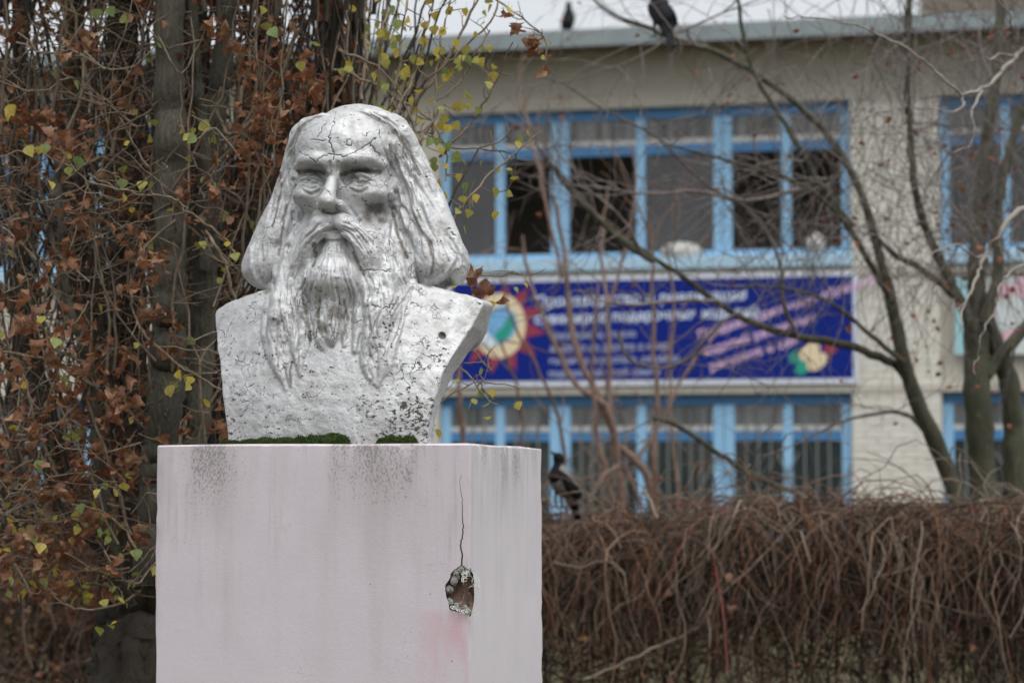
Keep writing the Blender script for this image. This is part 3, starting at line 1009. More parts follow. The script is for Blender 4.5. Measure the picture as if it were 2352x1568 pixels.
def ped_mat(name, base, lo, streak, pinkwash):
    t = NT(name)
    x, y, z = t.sep()
    top = t.math('SUBTRACT', PTOP, z)
    c = t.mix(t.noise(2.6, 5, .6), lo, base)
    c = t.mix(t.ramp(t.noise(9, 6, .65), .40, .75, 0, .45), c, tuple(k * .88 for k in base))
    c = t.mix(t.ramp(t.noise(1.7, 4, .6, src=t.mapping(loc=(4, 1, 7))), .45, .62, 0, .5), c, tuple(k * .93 for k in base))
    wide = t.noise(7, 4, .6, src=t.mapping(scale=(1, 1, .12), loc=(1, 5, 3)))
    c = t.mix(t.math('MULTIPLY', t.ramp(wide, .52, .72), t.ramp(top, .05, .9, .38, .04)), c, (.36, .335, .32))
    drip = t.noise(62, 2, .5, src=t.mapping(scale=(1, 1, .03), loc=(2, 0, 0)))
    dl = t.math('MULTIPLY', t.ramp(drip, .70, .76), t.math('LESS_THAN', top, t.math('MULTIPLY', t.noise(13, 2, src=t.mapping(scale=(1, 1, 0))), .22)))
    c = t.mix(t.math('MULTIPLY', dl, .55), c, (.22, .14, .12))
    # rain streaks running down from the top edge
    vs = t.mapping(scale=(1, 1, .06))
    st = t.noise(30, 5, .65, src=vs)
    st2 = t.noise(95, 3, .6, src=vs)
    reach = t.math('MULTIPLY', t.ramp(top, .0, .62, 1, .0), t.ramp(t.noise(4, 4, .6, src=t.mapping(scale=(1, 1, .5), loc=(5, 2, 1))), .38, .62))
    sm = t.math('MULTIPLY', t.ramp(t.math('ADD', t.math('MULTIPLY', st, .7), t.math('MULTIPLY', st2, .3)), .50, .66), reach)
    c = t.mix(t.math('MULTIPLY', sm, streak), c, (.20, .185, .17))
    # black mould specks in clusters below the top edge
    cl = t.ramp(t.noise(5.5, 4, .6, src=t.mapping(scale=(1, 1, .30), loc=(2.1, 0, .4))), .43, .66)
    sp = t.noise(190, 6, .8, src=t.mapping(scale=(1, 1, .55)))
    near = t.ramp(top, .0, .30, .16, .0)
    spk = t.ramp(t.math('ADD', sp, t.math('MULTIPLY', t.math('ADD', near, .005), t.math('ADD', cl, .25))), .65, .72)
    c = t.mix(t.math('MULTIPLY', t.math('MULTIPLY', cl, near), 2.2, clamp=True), c, (.30, .28, .265))
    c = t.mix(t.math('MULTIPLY', spk, .48), c, (.05, .047, .04))
    pin = t.ramp(t.voro(9, out=0), .012, .030, .75, 0)
    c = t.mix(pin, c, (.10, .09, .08))
    if pinkwash:
        # washed pinker below the hole, hairline cracks, and the long crack above the hole
        dx = t.math('ABSOLUTE', t.math('SUBTRACT', x, float(hole_c[0])))
        dz = t.math('SUBTRACT', float(hole_c[2] - .04), z)
        w = t.math('MULTIPLY', t.ramp(dx, .03, .14, 1, 0), t.math('MULTIPLY', t.ramp(dz, .0, .03), t.ramp(dz, .1, .35, 1, .15)))
        w = t.math('MULTIPLY', w, t.ramp(t.noise(16, 4, .6, src=t.mapping(scale=(1, 1, .3))), .35, .6))
        c = t.mix(t.math('MULTIPLY', w, .75), c, (.55, .36, .40))
        hz = t.voro(3.4, 'DISTANCE_TO_EDGE', src=t.mapping(loc=(.3, 0, .2), src=t.noise(3, 5, .6, out=1)))
        hair = t.math('MULTIPLY', t.ramp(hz, .0, .004, .6, 0), t.ramp(t.noise(4, 2), .5, .6))
        c = t.mix(hair, c, (.28, .24, .24))
        ct = SP(1058, 1090, -PD / 2); cb = SP(1056, 1302, -PD / 2)
        wob = t.noise(9, 5, .7, src=t.mapping(scale=(0, 0, 1)))
        xc = t.math('ADD', float((ct[0] + cb[0]) / 2 + .004), t.math('MULTIPLY', t.math('SUBTRACT', wob, .5), .045))
        wid = t.ramp(z, float(cb[2]), float(ct[2]), .0022, .0005)
        ln = t.math('LESS_THAN', t.math('ABSOLUTE', t.math('SUBTRACT', x, xc)), wid)
        ln = t.math('MULTIPLY', ln, t.math('MULTIPLY', t.math('GREATER_THAN', z, float(cb[2] - .01)), t.math('LESS_THAN', z, float(ct[2]))))
        c = t.mix(ln, c, (.03, .026, .024))
    t.color(c)
    t.rough(.88)
    t.bump(t.math('ADD', t.noise(260, 3, .6), t.math('ADD', t.noise(60, 5, .65), t.math('MULTIPLY', spk, -.6))), .2, .003)
    return t.m
m_front = ped_mat('pink_plaster', (.585, .530, .565), (.55, .495, .53), .42, True)
m_side = ped_mat('white_plaster', (.615, .585, .612), (.58, .55, .577), .5, False)
me = ped_block()
me.materials.append(m_front); me.materials.append(m_side)
# exposed core
t = NT('exposed_core')
x, y, z = t.sep()
c = t.mix(t.ramp(t.noise(30, 5, .7, src=t.mapping(scale=(1, 1, .4))), .35, .7), (.055, .035, .026), (.20, .125, .09))
c = t.mix(t.ramp(t.noise(120, 4, .7), .6, .7), c, (.42, .38, .34))
t.color(c); t.rough(.95)
t.bump(t.noise(60, 5, .7), .8, .01)
m_core = t.m
me.materials.append(m_core)
blk = bpy.data.objects.new('block_tmp', me); C.objects.link(blk)
# the knocked-out hollow
bm = bmesh.new()
bmesh.ops.create_icosphere(bm, subdivisions=4, radius=1.0)
outl = [(1056, 1302), (1072, 1304), (1090, 1312), (1097, 1335), (1095, 1375), (1090, 1398), (1070, 1404), (1045, 1396), (1032, 1385), (1028, 1350), (1040, 1330), (1046, 1318)]
oc = np.array([SP(a, b, -PD / 2)[[0, 2]] for a, b in outl]) - hole_c[[0, 2]]
oth = np.arctan2(oc[:, 1], oc[:, 0]); orr = np.hypot(oc[:, 0], oc[:, 1]); od = np.argsort(oth); oth = oth[od]; orr = orr[od]
V = np.array([v.co[:] for v in bm.verts])
th = np.arctan2(V[:, 2], V[:, 0])
rad = 1.12 * np.interp(th, oth, orr, period=2 * math.pi) * (1 + vnoise(V * .06 + 4, 60, 31) * .5)
Vn = np.stack([V[:, 0] * rad + hole_c[0], V[:, 1] * .055 + hole_c[1] - .002, V[:, 2] * rad + hole_c[2]], 1)
Vn += (vnoise(Vn + 6, 70, 33) * .008)[:, None]
for v, q in zip(bm.verts, Vn): v.co = q
for f in bm.faces: f.material_index = 0; f.smooth = False
cm = bpy.data.meshes.new('cut'); bm.to_mesh(cm); bm.free()
cm.materials.append(m_core)
cut = bpy.data.objects.new('cut_tmp', cm); C.objects.link(cut)
md = blk.modifiers.new('b', 'BOOLEAN'); md.operation = 'DIFFERENCE'; md.object = cut; md.solver = 'EXACT'
try: md.material_mode = 'TRANSFER'
except Exception: pass
dg = bpy.context.evaluated_depsgraph_get()
bme = bpy.data.meshes.new_from_object(blk.evaluated_get(dg))
bpy.data.objects.remove(blk); bpy.data.objects.remove(cut)
block = link('block', bme, None, ped)
bme.set_sharp_from_angle(angle=R(24))

# torn reinforcement mesh, lips of plaster and fibres round the hole
m_fib = simple('glass_fibre', (.62, .62, .60), .7, var=.15, scale=60)
m_lip = simple('broken_plaster', (.24, .24, .22), .95, var=.35, scale=90)
def hp(px, py, out=0.0):
    p = SP(px, py, -PD / 2 - out)
    return p
def ribbon_net(px, py, cols, rows, cw, ch, lean, out):
    bm = bmesh.new()
    def bar(a, b, w=.0008):
        a = Vector(a); b = Vector(b); d = (b - a); s = d.cross(Vector((0, 1, 0))).normalized() * w; k = Vector((0, w * .8, 0))
        vs = [bm.verts.new(q) for q in (a - s - k, a + s - k, a + s + k, a - s + k, b - s - k, b + s - k, b + s + k, b - s + k)]
        for f in ((0, 1, 2, 3), (7, 6, 5, 4), (0, 4, 5, 1), (1, 5, 6, 2), (2, 6, 7, 3), (3, 7, 4, 0)): bm.faces.new([vs[i] for i in f])
    o = hp(px, py)
    g = [[o + np.array([i * cw + random.uniform(-1, 1) * .0022, -out * j / max(rows, 1) - .001, -j * ch + lean * i * cw + random.uniform(-1, 1) * .0022]) for i in range(cols + 1)] for j in range(rows + 1)]
    for j in range(rows + 1):
        for i in range(cols + 1):
            if i < cols and random.random() < .72: bar(g[j][i], g[j][i + 1])
            if j < rows and random.random() < .78: bar(g[j][i], g[j + 1][i])
    m = bpy.data.meshes.new('mesh_scrap'); bm.to_mesh(m); bm.free()
    return m
for a in ((1063, 1312, 3, 4, .0045, .006, .1, .006), (1036, 1391, 9, 1, .005, .004, -.28, .010)):
    link('mesh_scrap', ribbon_net(*a), m_fib, ped)
def chip(px, py, r, out):
    bm = bmesh.new(); bmesh.ops.create_icosphere(bm, subdivisions=2, radius=1.0)
    c0 = hp(px, py, out)
    for v in bm.verts:
        k = 1 + rng.normal(0, .16)
        v.co = Vector((c0[0] + v.co.x * r * k, c0[1] + v.co.y * r * .7 * k, c0[2] + v.co.z * r * 1.2 * k))
    m = bpy.data.meshes.new('chip'); bm.to_mesh(m); bm.free()
    return link('chip', m, m_lip, ped)
for a, b in outl:
    if a > 1079: continue
    for q in range(7):
        dx, dy = a - 1063, b - 1356
        f = rng.uniform(.78, 1.03)
        chip(1063 + dx * f + rng.normal(0, 2.5), 1356 + dy * f + rng.normal(0, 2.5), rng.uniform(.003, .0075), rng.uniform(-.012, -.004))
def tube_mesh(name, paths):
    TB = Tubes()
    for p, r in paths: TB.add(np.array(p), np.array(r), 4)
    return TB.mesh(name)
# fibres round the hole
Fb = Tubes()
for k in range(46):
    a = random.choice([(1088, 1320), (1092, 1340), (1090, 1400), (1072, 1402), (1050, 1395), (1070, 1310)])
    p = hp(a[0] + random.uniform(-8, 8), a[1] + random.uniform(-6, 6), -.004 if a[0] < 1080 else .004)
    dr = np.array([random.uniform(-.2, 1.0), -.9, random.uniform(-1.1, .5)])
    P = wander(p, dr, random.uniform(.012, .045), 4, .35)
    Fb.add(P, np.linspace(.0007, .0003, 5), 3)
link('fibre', Fb.mesh('fibre'), m_fib, ped)['kind'] = 'stuff'

# ------------------------------------------------------------------ moss along the foot of the bust
t = NT('moss')
c = t.mix(t.ramp(t.noise(180, 4, .7), .35, .7), (.012, .035, .004), (.07, .13, .015))
c = t.mix(t.ramp(t.noise(30, 3), .5, .75, 0, .7), c, (.10, .12, .02))
t.color(c); t.rough(.95)
t.bump(t.noise(420, 3, .7), 1.0, .004)
m_moss = t.m
def moss(lumps, label):
    Vs, Fs = [], []; n = 0
    bm = bmesh.new(); bmesh.ops.create_icosphere(bm, subdivisions=4, radius=1.0)
    IV = np.array([v.co[:] for v in bm.verts]); IF = np.array([[v.index for v in f.verts] for f in bm.faces]); bm.free()
    base = None
    for px, w, h in lumps:
        c0 = S(px, 1010, -.348); c0[2] = 0
        if base is None: base = c0.copy()
        d = 1 + vnoise(IV * .3 + px, 9, 41) * .35 + vnoise(IV * .3 + px, 28, 42) * .25
        V = IV * d[:, None] * np.array([w * 1.13e-3, .026, h * 0.80e-3]) + c0 - base
        # felt of tiny shoots
        top = IV[:, 2] > -.05
        Vs.append(V); Fs.append(IF + n); n += len(V)
        P = V[top]
        k = rng.integers(0, len(P), 2600)
        q = P[k] + rng.normal(0, .0016, (2600, 3))
        dr = rng.normal(0, .5, (2600, 3)) + IV[top][k] * np.array([.6, .6, 1]) + np.array([0, 0, .6])
        dr = dr / np.linalg.norm(dr, axis=1)[:, None] * rng.uniform(.003, .0065, 2600)[:, None]
        s = rng.normal(0, .0007, (2600, 3))
        T3 = np.stack([q - s, q + s, q + dr], 1).reshape(-1, 3)
        Vs.append(T3); Fs.append(np.arange(len(T3)).reshape(-1, 3) + n); n += len(T3)
    me = mesh_np('moss_cushion', np.concatenate(Vs), np.concatenate(Fs))
    me.polygons.foreach_set('use_smooth', np.ones(len(me.polygons), dtype=bool))
    o = link('moss_cushion', me, m_moss)
    o.location = loc2w(base); o.rotation_euler = (0, 0, -ANG)
    return tag(o, label, 'moss', 'moss on the pedestal')
moss([(575, 22, 12), (612, 30, 17), (655, 28, 16), (692, 20, 19), (722, 26, 24), (764, 30, 31), (787, 14, 24)], 'long bright green moss cushion under the left half of the beard')
moss([(880, 10, 13), (897, 14, 22), (915, 9, 16), (938, 18, 20)], 'short green moss cushion at the foot of the bust, right side')
moss([(522, 14, 9), (538, 9, 7)], 'tiny dark moss tuft at the left end of the bust')
# ------------------------------------------------------------------ ground
t = NT('autumn_ground')
g = t.noise(.8, 6, .65)
c = t.mix(t.ramp(g, .35, .65), (.05, .04, .02), (.085, .085, .03))
c = t.mix(t.ramp(t.noise(14, 5, .7), .45, .7), c, (.105, .085, .04))
c = t.mix(t.ramp(t.noise(30, 4, .7), .55, .62), c, (.10, .055, .025))
t.color(c); t.rough(.95); t.bump(t.noise(25, 6, .7), .8, .05)
n = 60
gx = np.linspace(-1, 1, n); gx = np.sign(gx) * np.abs(gx) ** 2.2 * 900
gy = np.linspace(-1, 1, n); gy = np.sign(gy) * np.abs(gy) ** 2.2 * 900 + 10
GX, GY = np.meshgrid(gx, gy, indexing='ij')
V = np.stack([GX.ravel(), GY.ravel(), np.zeros(n * n)], 1)
V[:, 2] = vnoise(V * .05 + 50, 1.0, 51) * .12 * np.clip(np.hypot(V[:, 0], V[:, 1] - 7) / 12 - .3, 0, 1) - .02
i = (np.arange(n - 1)[:, None] * n + np.arange(n - 1)[None]).ravel()
tag(link('ground', mesh_np('ground', V, np.stack([i, i + n, i + n + 1, i + 1], 1)), t.m, smooth=True), kind='structure')

# ------------------------------------------------------------------ the two-storey building, parallel to the pedestal's front
BP = at(1500, 1098, 27.0)
def fac(px, py, off=0.0):
    """(u, z) on the facade plane pushed off metres towards the viewer"""
    d = ray(px, py)
    t_ = ((BP - YH * off - CAM) @ YH) / (d @ YH)
    p = CAM + d * t_
    return float((p - BP) @ XH), float(p[2])
BO = BP.copy(); BO[2] = 0
bld = empty('school_building', BO, -ANG)
tag(bld, 'two storey pale brick building with blue framed ribbon windows', 'building')
m_con = NT('beige_render'); t = m_con
c = t.mix(t.noise(1.2, 6, .65), (.44, .415, .355), (.54, .51, .445))
c = t.mix(t.ramp(t.noise(5, 5, .7, src=t.mapping(scale=(1, 1, .2))), .5, .75, 0, .5), c, (.27, .255, .22))
t.color(c); t.rough(.9); t.bump(t.noise(30, 5, .6), .3, .02); m_con = t.m
t = NT('white_brick'); rr = t.objrand()
c = t.mix(rr, (.64, .62, .555), (.73, .71, .65)); c = t.mix(t.ramp(t.noise(6, 5, .7), .4, .75, 0, .5), c, (.55, .53, .47))
t.color(c); t.rough(.9); m_brick = t.m
m_mortar = simple('mortar', (.50, .48, .43), .95, var=.2, scale=12)
def paint(name, a, b):
    t = NT(name)
    c = t.mix(t.noise(3, 5, .65), a, b)
    c = t.mix(t.ramp(t.noise(22, 5, .7, src=t.mapping(scale=(1, 1, .3))), .62, .74, 0, .6), c, (.40, .40, .38))
    t.color(c); t.rough(.55)
    return t.m
m_blue = paint('light_blue_paint', (.22, .44, .68), (.30, .54, .76))
m_blue2 = paint('deep_blue', (.04, .17, .38), (.07, .23, .46))  # darker blue on head rails, transoms and lower sills
m_sill = paint('sill_paint', (.34, .52, .68), (.42, .60, .72))
m_roof = simple('zinc_flashing', (.24, .28, .29), .5, .3, .2, 4)
m_soff = simple('soffit_boards', (.16, .13, .10), .9, var=.3, scale=6)
t = NT('dark_glass'); t.color(t.mix(t.objrand(), (.006, .006, .006), (.018, .018, .017))); t.rough(.08); t.b.inputs['Specular IOR Level'].default_value = .25; m_glass = t.m
t = NT('grey_glass'); t.color(t.mix(t.noise(2.5, 3), (.035, .037, .04), (.075, .078, .08))); t.rough(.12); m_glass2 = t.m
t = NT('curtained_glass'); c = t.mix(t.ramp(t.noise(11, 3, .6, src=t.mapping(scale=(1, 1, .05))), .35, .65), (.07, .075, .078), (.20, .205, .205)); t.color(c); t.rough(.3); m_curt = t.m
t = NT('dim_room'); c = t.mix(t.ramp(t.noise(1.1, 3, .6), .4, .6), (.008, .022, .024), (.05, .05, .04)); t.color(c); t.rough(.35); m_room = t.m
m_white = simple('white_strip', (.52, .52, .50), .6, var=.1)
m_bar = simple('grille_paint', (.17, .185, .18), .6, var=.25, scale=5)

def bbox(name, u0, u1, y0, y1, z0, z1, mat, parent=bld, bev=0.0):
    # y is measured from the wall face, negative towards the viewer
    return link(name, box_mesh(name, u0, u1, y0, y1, z0, z1, bev), mat, parent)

U0, _ = fac(1009, 400); U1, _ = fac(1952, 400); UR, _ = fac(2158, 400)
PER = UR - U0
_, ZT = fac(1480, 246); _, ZSILL = fac(1480, 592); _, ZS2 = fac(1480, 622)
_, ZBT = fac(1500, 636); _, ZBB = fac(1500, 884)
_, ZLT = fac(1500, 905)
_, ZTR = fac(1480, 342)       # upper transom
_, ZLTR = fac(1500, 1001)     # lower transom
ZLB = 0.95
_, ZROOF = fac(1500, 84); _, ZFR = fac(1500, 118)
print('building', U0, U1, PER, ZT, ZSILL, ZBT, ZBB, ZLT, ZROOF)
BL = U0 - PER * 2.2; BR = U0 + PER * 2.6
# wall bands (the window openings are real gaps between them)
bbox('frieze', BL, BR, 0, .4, ZT, ZFR + .02, m_con)
bbox('spandrel', BL, BR, .06, .4, ZLT, ZS2, m_con)
bbox('plinth_wall', BL, BR, 0, .4, -.1, ZLB, simple('dark_plinth', (.075, .068, .055), .95, var=.3, scale=3))
# string course and lintel strips
bbox('string_course', BL, BR, -.04, .06, ZS2 - .10, ZS2 - .003, m_con)
bbox('lintel', BL, BR, -.03, .06, ZLT + .003, ZLT + .09, m_con)
rf = bbox('roof', BL - .3, BR + .3, -.55, 9.0, ZFR + .02, ZFR + .14, m_soff)
bbox('flashing', BL - .32, BR + .32, -.62, -.552, ZFR - .02, ZROOF, m_roof, rf)
bbox('flashing', BL - .32, BR + .32, -.552, 9.0, ZFR + .143, ZROOF - .03, m_roof, rf)
bbox('back_wall', BL, BR, 4.0, 4.2, -.1, ZFR, m_con)
bbox('room_floor', BL, BR, .4, 4.0, ZS2 - .6, ZS2 - .5, m_con)
# piers with their bricks
bw, bh, gap = .245, .072, .011
bmesh_b = box_mesh('brick', 0, bw, -.012, .05, 0, bh - gap, .004)
bmesh_b.materials.append(m_brick)
bmesh_h = box_mesh('brick_half', 0, (bw - gap) / 2, -.012, .05, 0, bh - gap, .004)
bmesh_h.materials.append(m_brick)
def pier(u0, u1, bricks):
    p = bbox('pier', u0, u1, .0, .4, ZLB + .003, ZT - .003, m_mortar)
    if not bricks: return
    w = u1 - u0; nb = int(w / (bw + gap)); s = (w - gap) / (nb + .5)
    sc = (s - gap) / bw
    rows = int((ZT - ZLB) / bh)
    for r in range(rows):
        z = ZLB + .01 + r * bh
        if z + bh > ZT: break
        half_first = r % 2
        u = u0 + gap
        seq = (['h'] if half_first else []) + ['f'] * nb + ([] if half_first else ['h'])
        for k in seq:
            o = bpy.data.objects.new('brick', bmesh_b if k == 'f' else bmesh_h)
            C.objects.link(o); o.parent = p
            o.location = (u, -random.uniform(0, .006), z); o.scale = (sc, 1, 1)
            u += s if k == 'f' else s / 2
for k in (-2, -1, 0, 1, 2):
    pier(U1 + (k - 1) * PER, U0 + k * PER, k == 1)

def window(u0, u1, z0, z1, ztr, panes, barred=False, frame=.075):
    """one framed window of two lights with a band of top lights; panes: materials of the big lights"""
    yf = .10
    w = bbox('window', u0, u1, yf, yf + .07, z1 - .12, z1 - .003, m_blue2)               # head rail
    um = (u0 + u1) / 2
    for a, b in ((u0 + .002, u0 + frame), (u1 - frame, u1 - .002), (um - .052, um + .052)):
        bbox('stile', a, b, yf - .012, yf + .06, z0 + .003, z1 - .124, m_blue, w)
    bbox('transom', u0 + .004, u1 - .004, yf - .006, yf + .055, ztr - .055, ztr + .055, m_blue2, w)
    bbox('bottom_rail', u0 + .004, u1 - .004, yf - .006, yf + .055, z0 + .004, z0 + .075, m_blue, w)
    for k, (a, b) in enumerate(((u0 + frame, um - .052), (um + .052, u1 - frame))):
        bbox('pane', a + .001, b - .001, yf + .025, yf + .031, ztr + .057, z1 - .124, m_curt, w)
        bbox('bead', a + .002, b - .002, yf + .004, yf + .022, ztr + .058, ztr + .115, m_white, w)
        if panes[k] is not None:
            bbox('pane', a + .001, b - .001, yf + .025, yf + .031, z0 + .077, ztr - .057, panes[k], w)
        if barred:
            nb = max(3, int((b - a) / .115))
            for q in range(1, nb):
                uu = a + (b - a) * q / nb
                bbox('grille_bar', uu - .010, uu + .010, yf - .03, yf - .014, z0 + .09, z1 - .15, m_bar, w)
            for q in (-.45, .0, .45):
                o = bbox('grille_bar', -.009, .009, -.008, .008, 0, .95, m_bar, w)
                o.location = ((a + b) / 2, yf - .04, z0 + .10); o.rotation_euler = (0, q * 1.1, 0)
    return w
_g = [m_glass2, None, None, m_glass2, None, None]
def bay(k, detail):
    u0, u1 = U0 + k * PER, U1 + k * PER
    L = [fac(a, 400)[0] - U0 for a in (1009, 1282, 1657, 1952)]
    for i in range(3):
        a, b = u0 + L[i], u0 + L[i + 1]
        window(a + .003, b - .003, ZSILL, ZT, ZTR, (_g[2 * i] if k == 0 else m_glass2, _g[2 * i + 1] if k == 0 else (m_glass if i % 2 else m_glass2)), frame=.10)
        window(a + .003, b - .003, ZLB, ZLT, ZLTR, (m_room, m_room), True, frame=.115)
    bbox('window_sill', u0 - .03, u1 + .03, -.10, .12, ZS2 + .003, ZSILL, m_sill, bev=.01)
    bbox('window_sill', u0 - .03, u1 + .03, -.10, .12, ZLB - .07, ZLB - .003, m_blue2, bev=.01)
for k in (-1, 0, 1): bay(k, k == 0)
# dark rooms behind the open sashes: floor, back wall and partitions are there, daylight comes only through the windows
for k in range(-2, 4):
    bbox('partition', U0 + k * PER - .5, U0 + k * PER - .4, .4, 4.0, -.1, ZFR, m_soff)
bbox('ceiling', BL, BR, .4, 4.0, ZT + .02, ZT + .08, m_soff)

# a shelter standing on the roof at the right
u_a, _ = fac(2092, 20); _, z_a = fac(2200, 32, -1.5)
can = bbox('roof_shelter', u_a, u_a + 6, 1.5, 5.0, z_a, z_a + .28, m_soff)
for du in (.4, 2.4, 4.6):
    bbox('post', u_a + du, u_a + du + .1, 2.0, 2.1, ZROOF - .05, z_a - .003, m_soff, can)

# white things left on the upper sill
def lathe(name, prof, mat, seg=14):
    bm = bmesh.new(); rings = []
    for r, z in prof:
        rings.append([bm.verts.new((r * math.cos(2 * math.pi * i / seg), r * math.sin(2 * math.pi * i / seg), z)) for i in range(seg)])
    for a, b in zip(rings, rings[1:]):
        for i in range(seg): bm.faces.new((a[i], a[(i + 1) % seg], b[(i + 1) % seg], b[i]))
    bm.faces.new(rings[0][::-1]); bm.faces.new(rings[-1])
    for f in bm.faces: f.smooth = True
    m = bpy.data.meshes.new(name); bm.to_mesh(m); bm.free(); m.materials.append(mat)
    return m
def on_fac(u, y, z): return BO + XH * u + YH * y + np.array([0, 0, z])
u, _ = fac(1873, 575)
o = link('round_vase', lathe('round_vase', [(.04, 0), (.055, .01), (.10, .06), (.115, .12), (.095, .18), (.05, .215), (.04, .23), (.05, .24), (.035, .24), (.03, .2)], m_white))
o.location = on_fac(u, .02, ZSILL); tag(o, 'round white vase on the upper window sill', 'vase')
u, _ = fac(1565, 575)
o = link('folded_cloth', lathe('folded_cloth', [(.16, 0), (.20, .02), (.21, .07), (.17, .12), (.12, .15), (.05, .165)], m_white, 9))
o.scale = (1.2, .5, 1); o.location = on_fac(u, .0, ZSILL); tag(o, 'white crumpled bundle on the upper window sill', 'cloth')

# ------------------------------------------------------------------ the banner between the storeys
m_nav = simple('banner_blue', (.008, .022, .20), .95, var=.08, scale=2); m_nav.node_tree.nodes['Principled BSDF'].inputs['Specular IOR Level'].default_value = .1
m_bord = simple('banner_white', (.62, .66, .74), .5)
m_txt = simple('banner_letters', (.62, .70, .86), .5)
m_txt2 = simple('banner_small_letters', (.30, .34, .52), .5)
m_pink = simple('banner_pink', (.66, .45, .66), .5)
m_red = simple('banner_red', (.26, .025, .06), .5)
m_crm = simple('banner_cream', (.72, .60, .40), .5)
m_sky = simple('banner_sky', (.16, .42, .72), .5)
m_grn = simple('banner_green', (.01, .30, .22), .5)
m_wht = simple('banner_cloud', (.62, .72, .80), .5)
def sheet(name, pts, y, mat, parent):
    """flat print on the banner: polygon in (u, z)"""
    me = bpy.data.meshes.new(name)
    me.from_pydata([(a, y, b) for a, b in pts], [], [tuple(range(len(pts)))])
    me.update()
    return link(name, me, mat, parent)
def text(body, px, py, size, mat, parent, rot=0.0, y=-.012, spread=1.0):
    """a line of print, one word after another"""
    u, z = fac(px, py, .07)
    for word in body.split():
        w = text_word(word, (u, y, z), size, mat, parent, rot, spread)
        u += (w + size * .38) * math.cos(rot); z += (w + size * .38) * math.sin(rot)
def text_word(body, loc, size, mat, parent, rot, spread):
    cu = bpy.data.curves.new('lettering', 'FONT'); cu.body = body; cu.size = size; cu.space_character = spread
    cu.offset = .004; cu.resolution_u = 3
    tmp = bpy.data.objects.new('tmp', cu); C.objects.link(tmp)
    me = bpy.data.meshes.new_from_object(tmp.evaluated_get(bpy.context.evaluated_depsgraph_get()))
    bpy.data.objects.remove(tmp)
    me.materials.clear(); me.materials.append(mat)
    o = link('lettering', me, None, parent)
    o.location = loc; o.rotation_euler = (R(90), -rot, 0)
    xs = [v.co.x for v in me.vertices]
    o['kind'] = 'stuff'
    return max(xs) if xs else size
u_l, _ = fac(1030, 760); u_r, _ = fac(1972, 750)
ban = empty('banner', BO + YH * -.05, -ANG)
tag(ban, 'long blue banner with white and pink lettering below the upper windows', 'banner')
link('backing', box_mesh('backing', u_l, u_r, -.02, .0, ZBB - .005, ZBT + .02), m_bord, ban)
bd = .055
sheet('blue_field', [(u_l + bd, ZBB + bd), (u_r - bd, ZBB + bd), (u_r - bd, ZBT - bd + .02), (u_l + bd, ZBT - bd + .02)], -.024, m_nav, ban)
ec = np.array(fac(1147, 748, .07)); 
star = []
for i in range(24):
    r = .56 if i % 2 else .34
    a = 2 * math.pi * i / 24 + .1
    u_, z_ = ec[0] + r * math.cos(a) * 1.0, ec[1] + r * math.sin(a)
    star.append((max(u_l + bd + .01, u_), min(ZBT - bd, max(ZBB + bd + .005, z_))))
sheet('star', star, -.028, m_red, ban)
sheet('disc', [(ec[0] + .31 * math.cos(a), ec[1] + .37 * math.sin(a)) for a in np.linspace(0, 2 * math.pi, 33)[:-1]], -.032, m_crm, ban)
sheet('picture', [(ec[0] + a, ec[1] + b) for a, b in ((-.2, -.05), (-.12, -.16), (.02, -.22), (.16, -.12), (.22, .02), (.17, .15), (.05, .24), (-.06, .2), (-.16, .1))], -.036, m_sky, ban)
sheet('picture', [(ec[0] + a, ec[1] + b) for a, b in ((.0, -.20), (.10, -.14), (.17, -.02), (.19, .11), (.10, .10), (.04, -.02), (-.06, -.10))], -.040, m_grn, ban)
sheet('picture', [(ec[0] + a, ec[1] + b) for a, b in ((-.24, -.18), (-.10, -.26), (-.02, -.2), (-.12, -.08), (-.22, -.08))], -.044, m_wht, ban)
text('Производство и реализация', 1231, 705, .168, m_txt, ban, R(1.0), -.030, 1.04)
text('сувенирно подарочных изделий', 1228, 744, .160, m_txt, ban, R(1.0), -.030, 1.0)
for i, s in enumerate(('керамика и стекло', 'изделия из дерева и кожи', 'вышивка и роспись на заказ', 'подарки для всей семьи')):
    text(s, 1266 - i * 2, 778 + i * 29.0, .105, m_txt2, ban, R(.6), -.030, 1.0)
text('Продажа одиночных образцов', 1606, 780, .135, m_pink, ban, R(17), -.030, 1.0)
text('изделий различных', 1618, 818, .135, m_pink, ban, R(17), -.030, 1.0)
text('рисунков и цен', 1632, 852, .135, m_pink, ban, R(17), -.030, 1.0)
fc = np.array(fac(1866, 818, .07))
def ellp(c, a, b, rot, n=16): return [(c[0] + a * math.cos(t_) * math.cos(rot) - b * math.sin(t_) * math.sin(rot), c[1] + a * math.cos(t_) * math.sin(rot) + b * math.sin(t_) * math.cos(rot)) for t_ in np.linspace(0, 2 * math.pi, n + 1)[:-1]]
for dx, dz, a, b, m, y in ((-.17, .0, .10, .07, m_grn, -.028), (-.10, -.12, .11, .07, m_grn, -.029), (-.03, .05, .13, .085, m_crm, -.033), (.05, -.06, .13, .085, m_crm, -.037), (.20, .08, .07, .07, m_red, -.030)):
    sheet('flower', ellp(fc + np.array([dx, dz]), a, b, R(35)), y, m, ban)

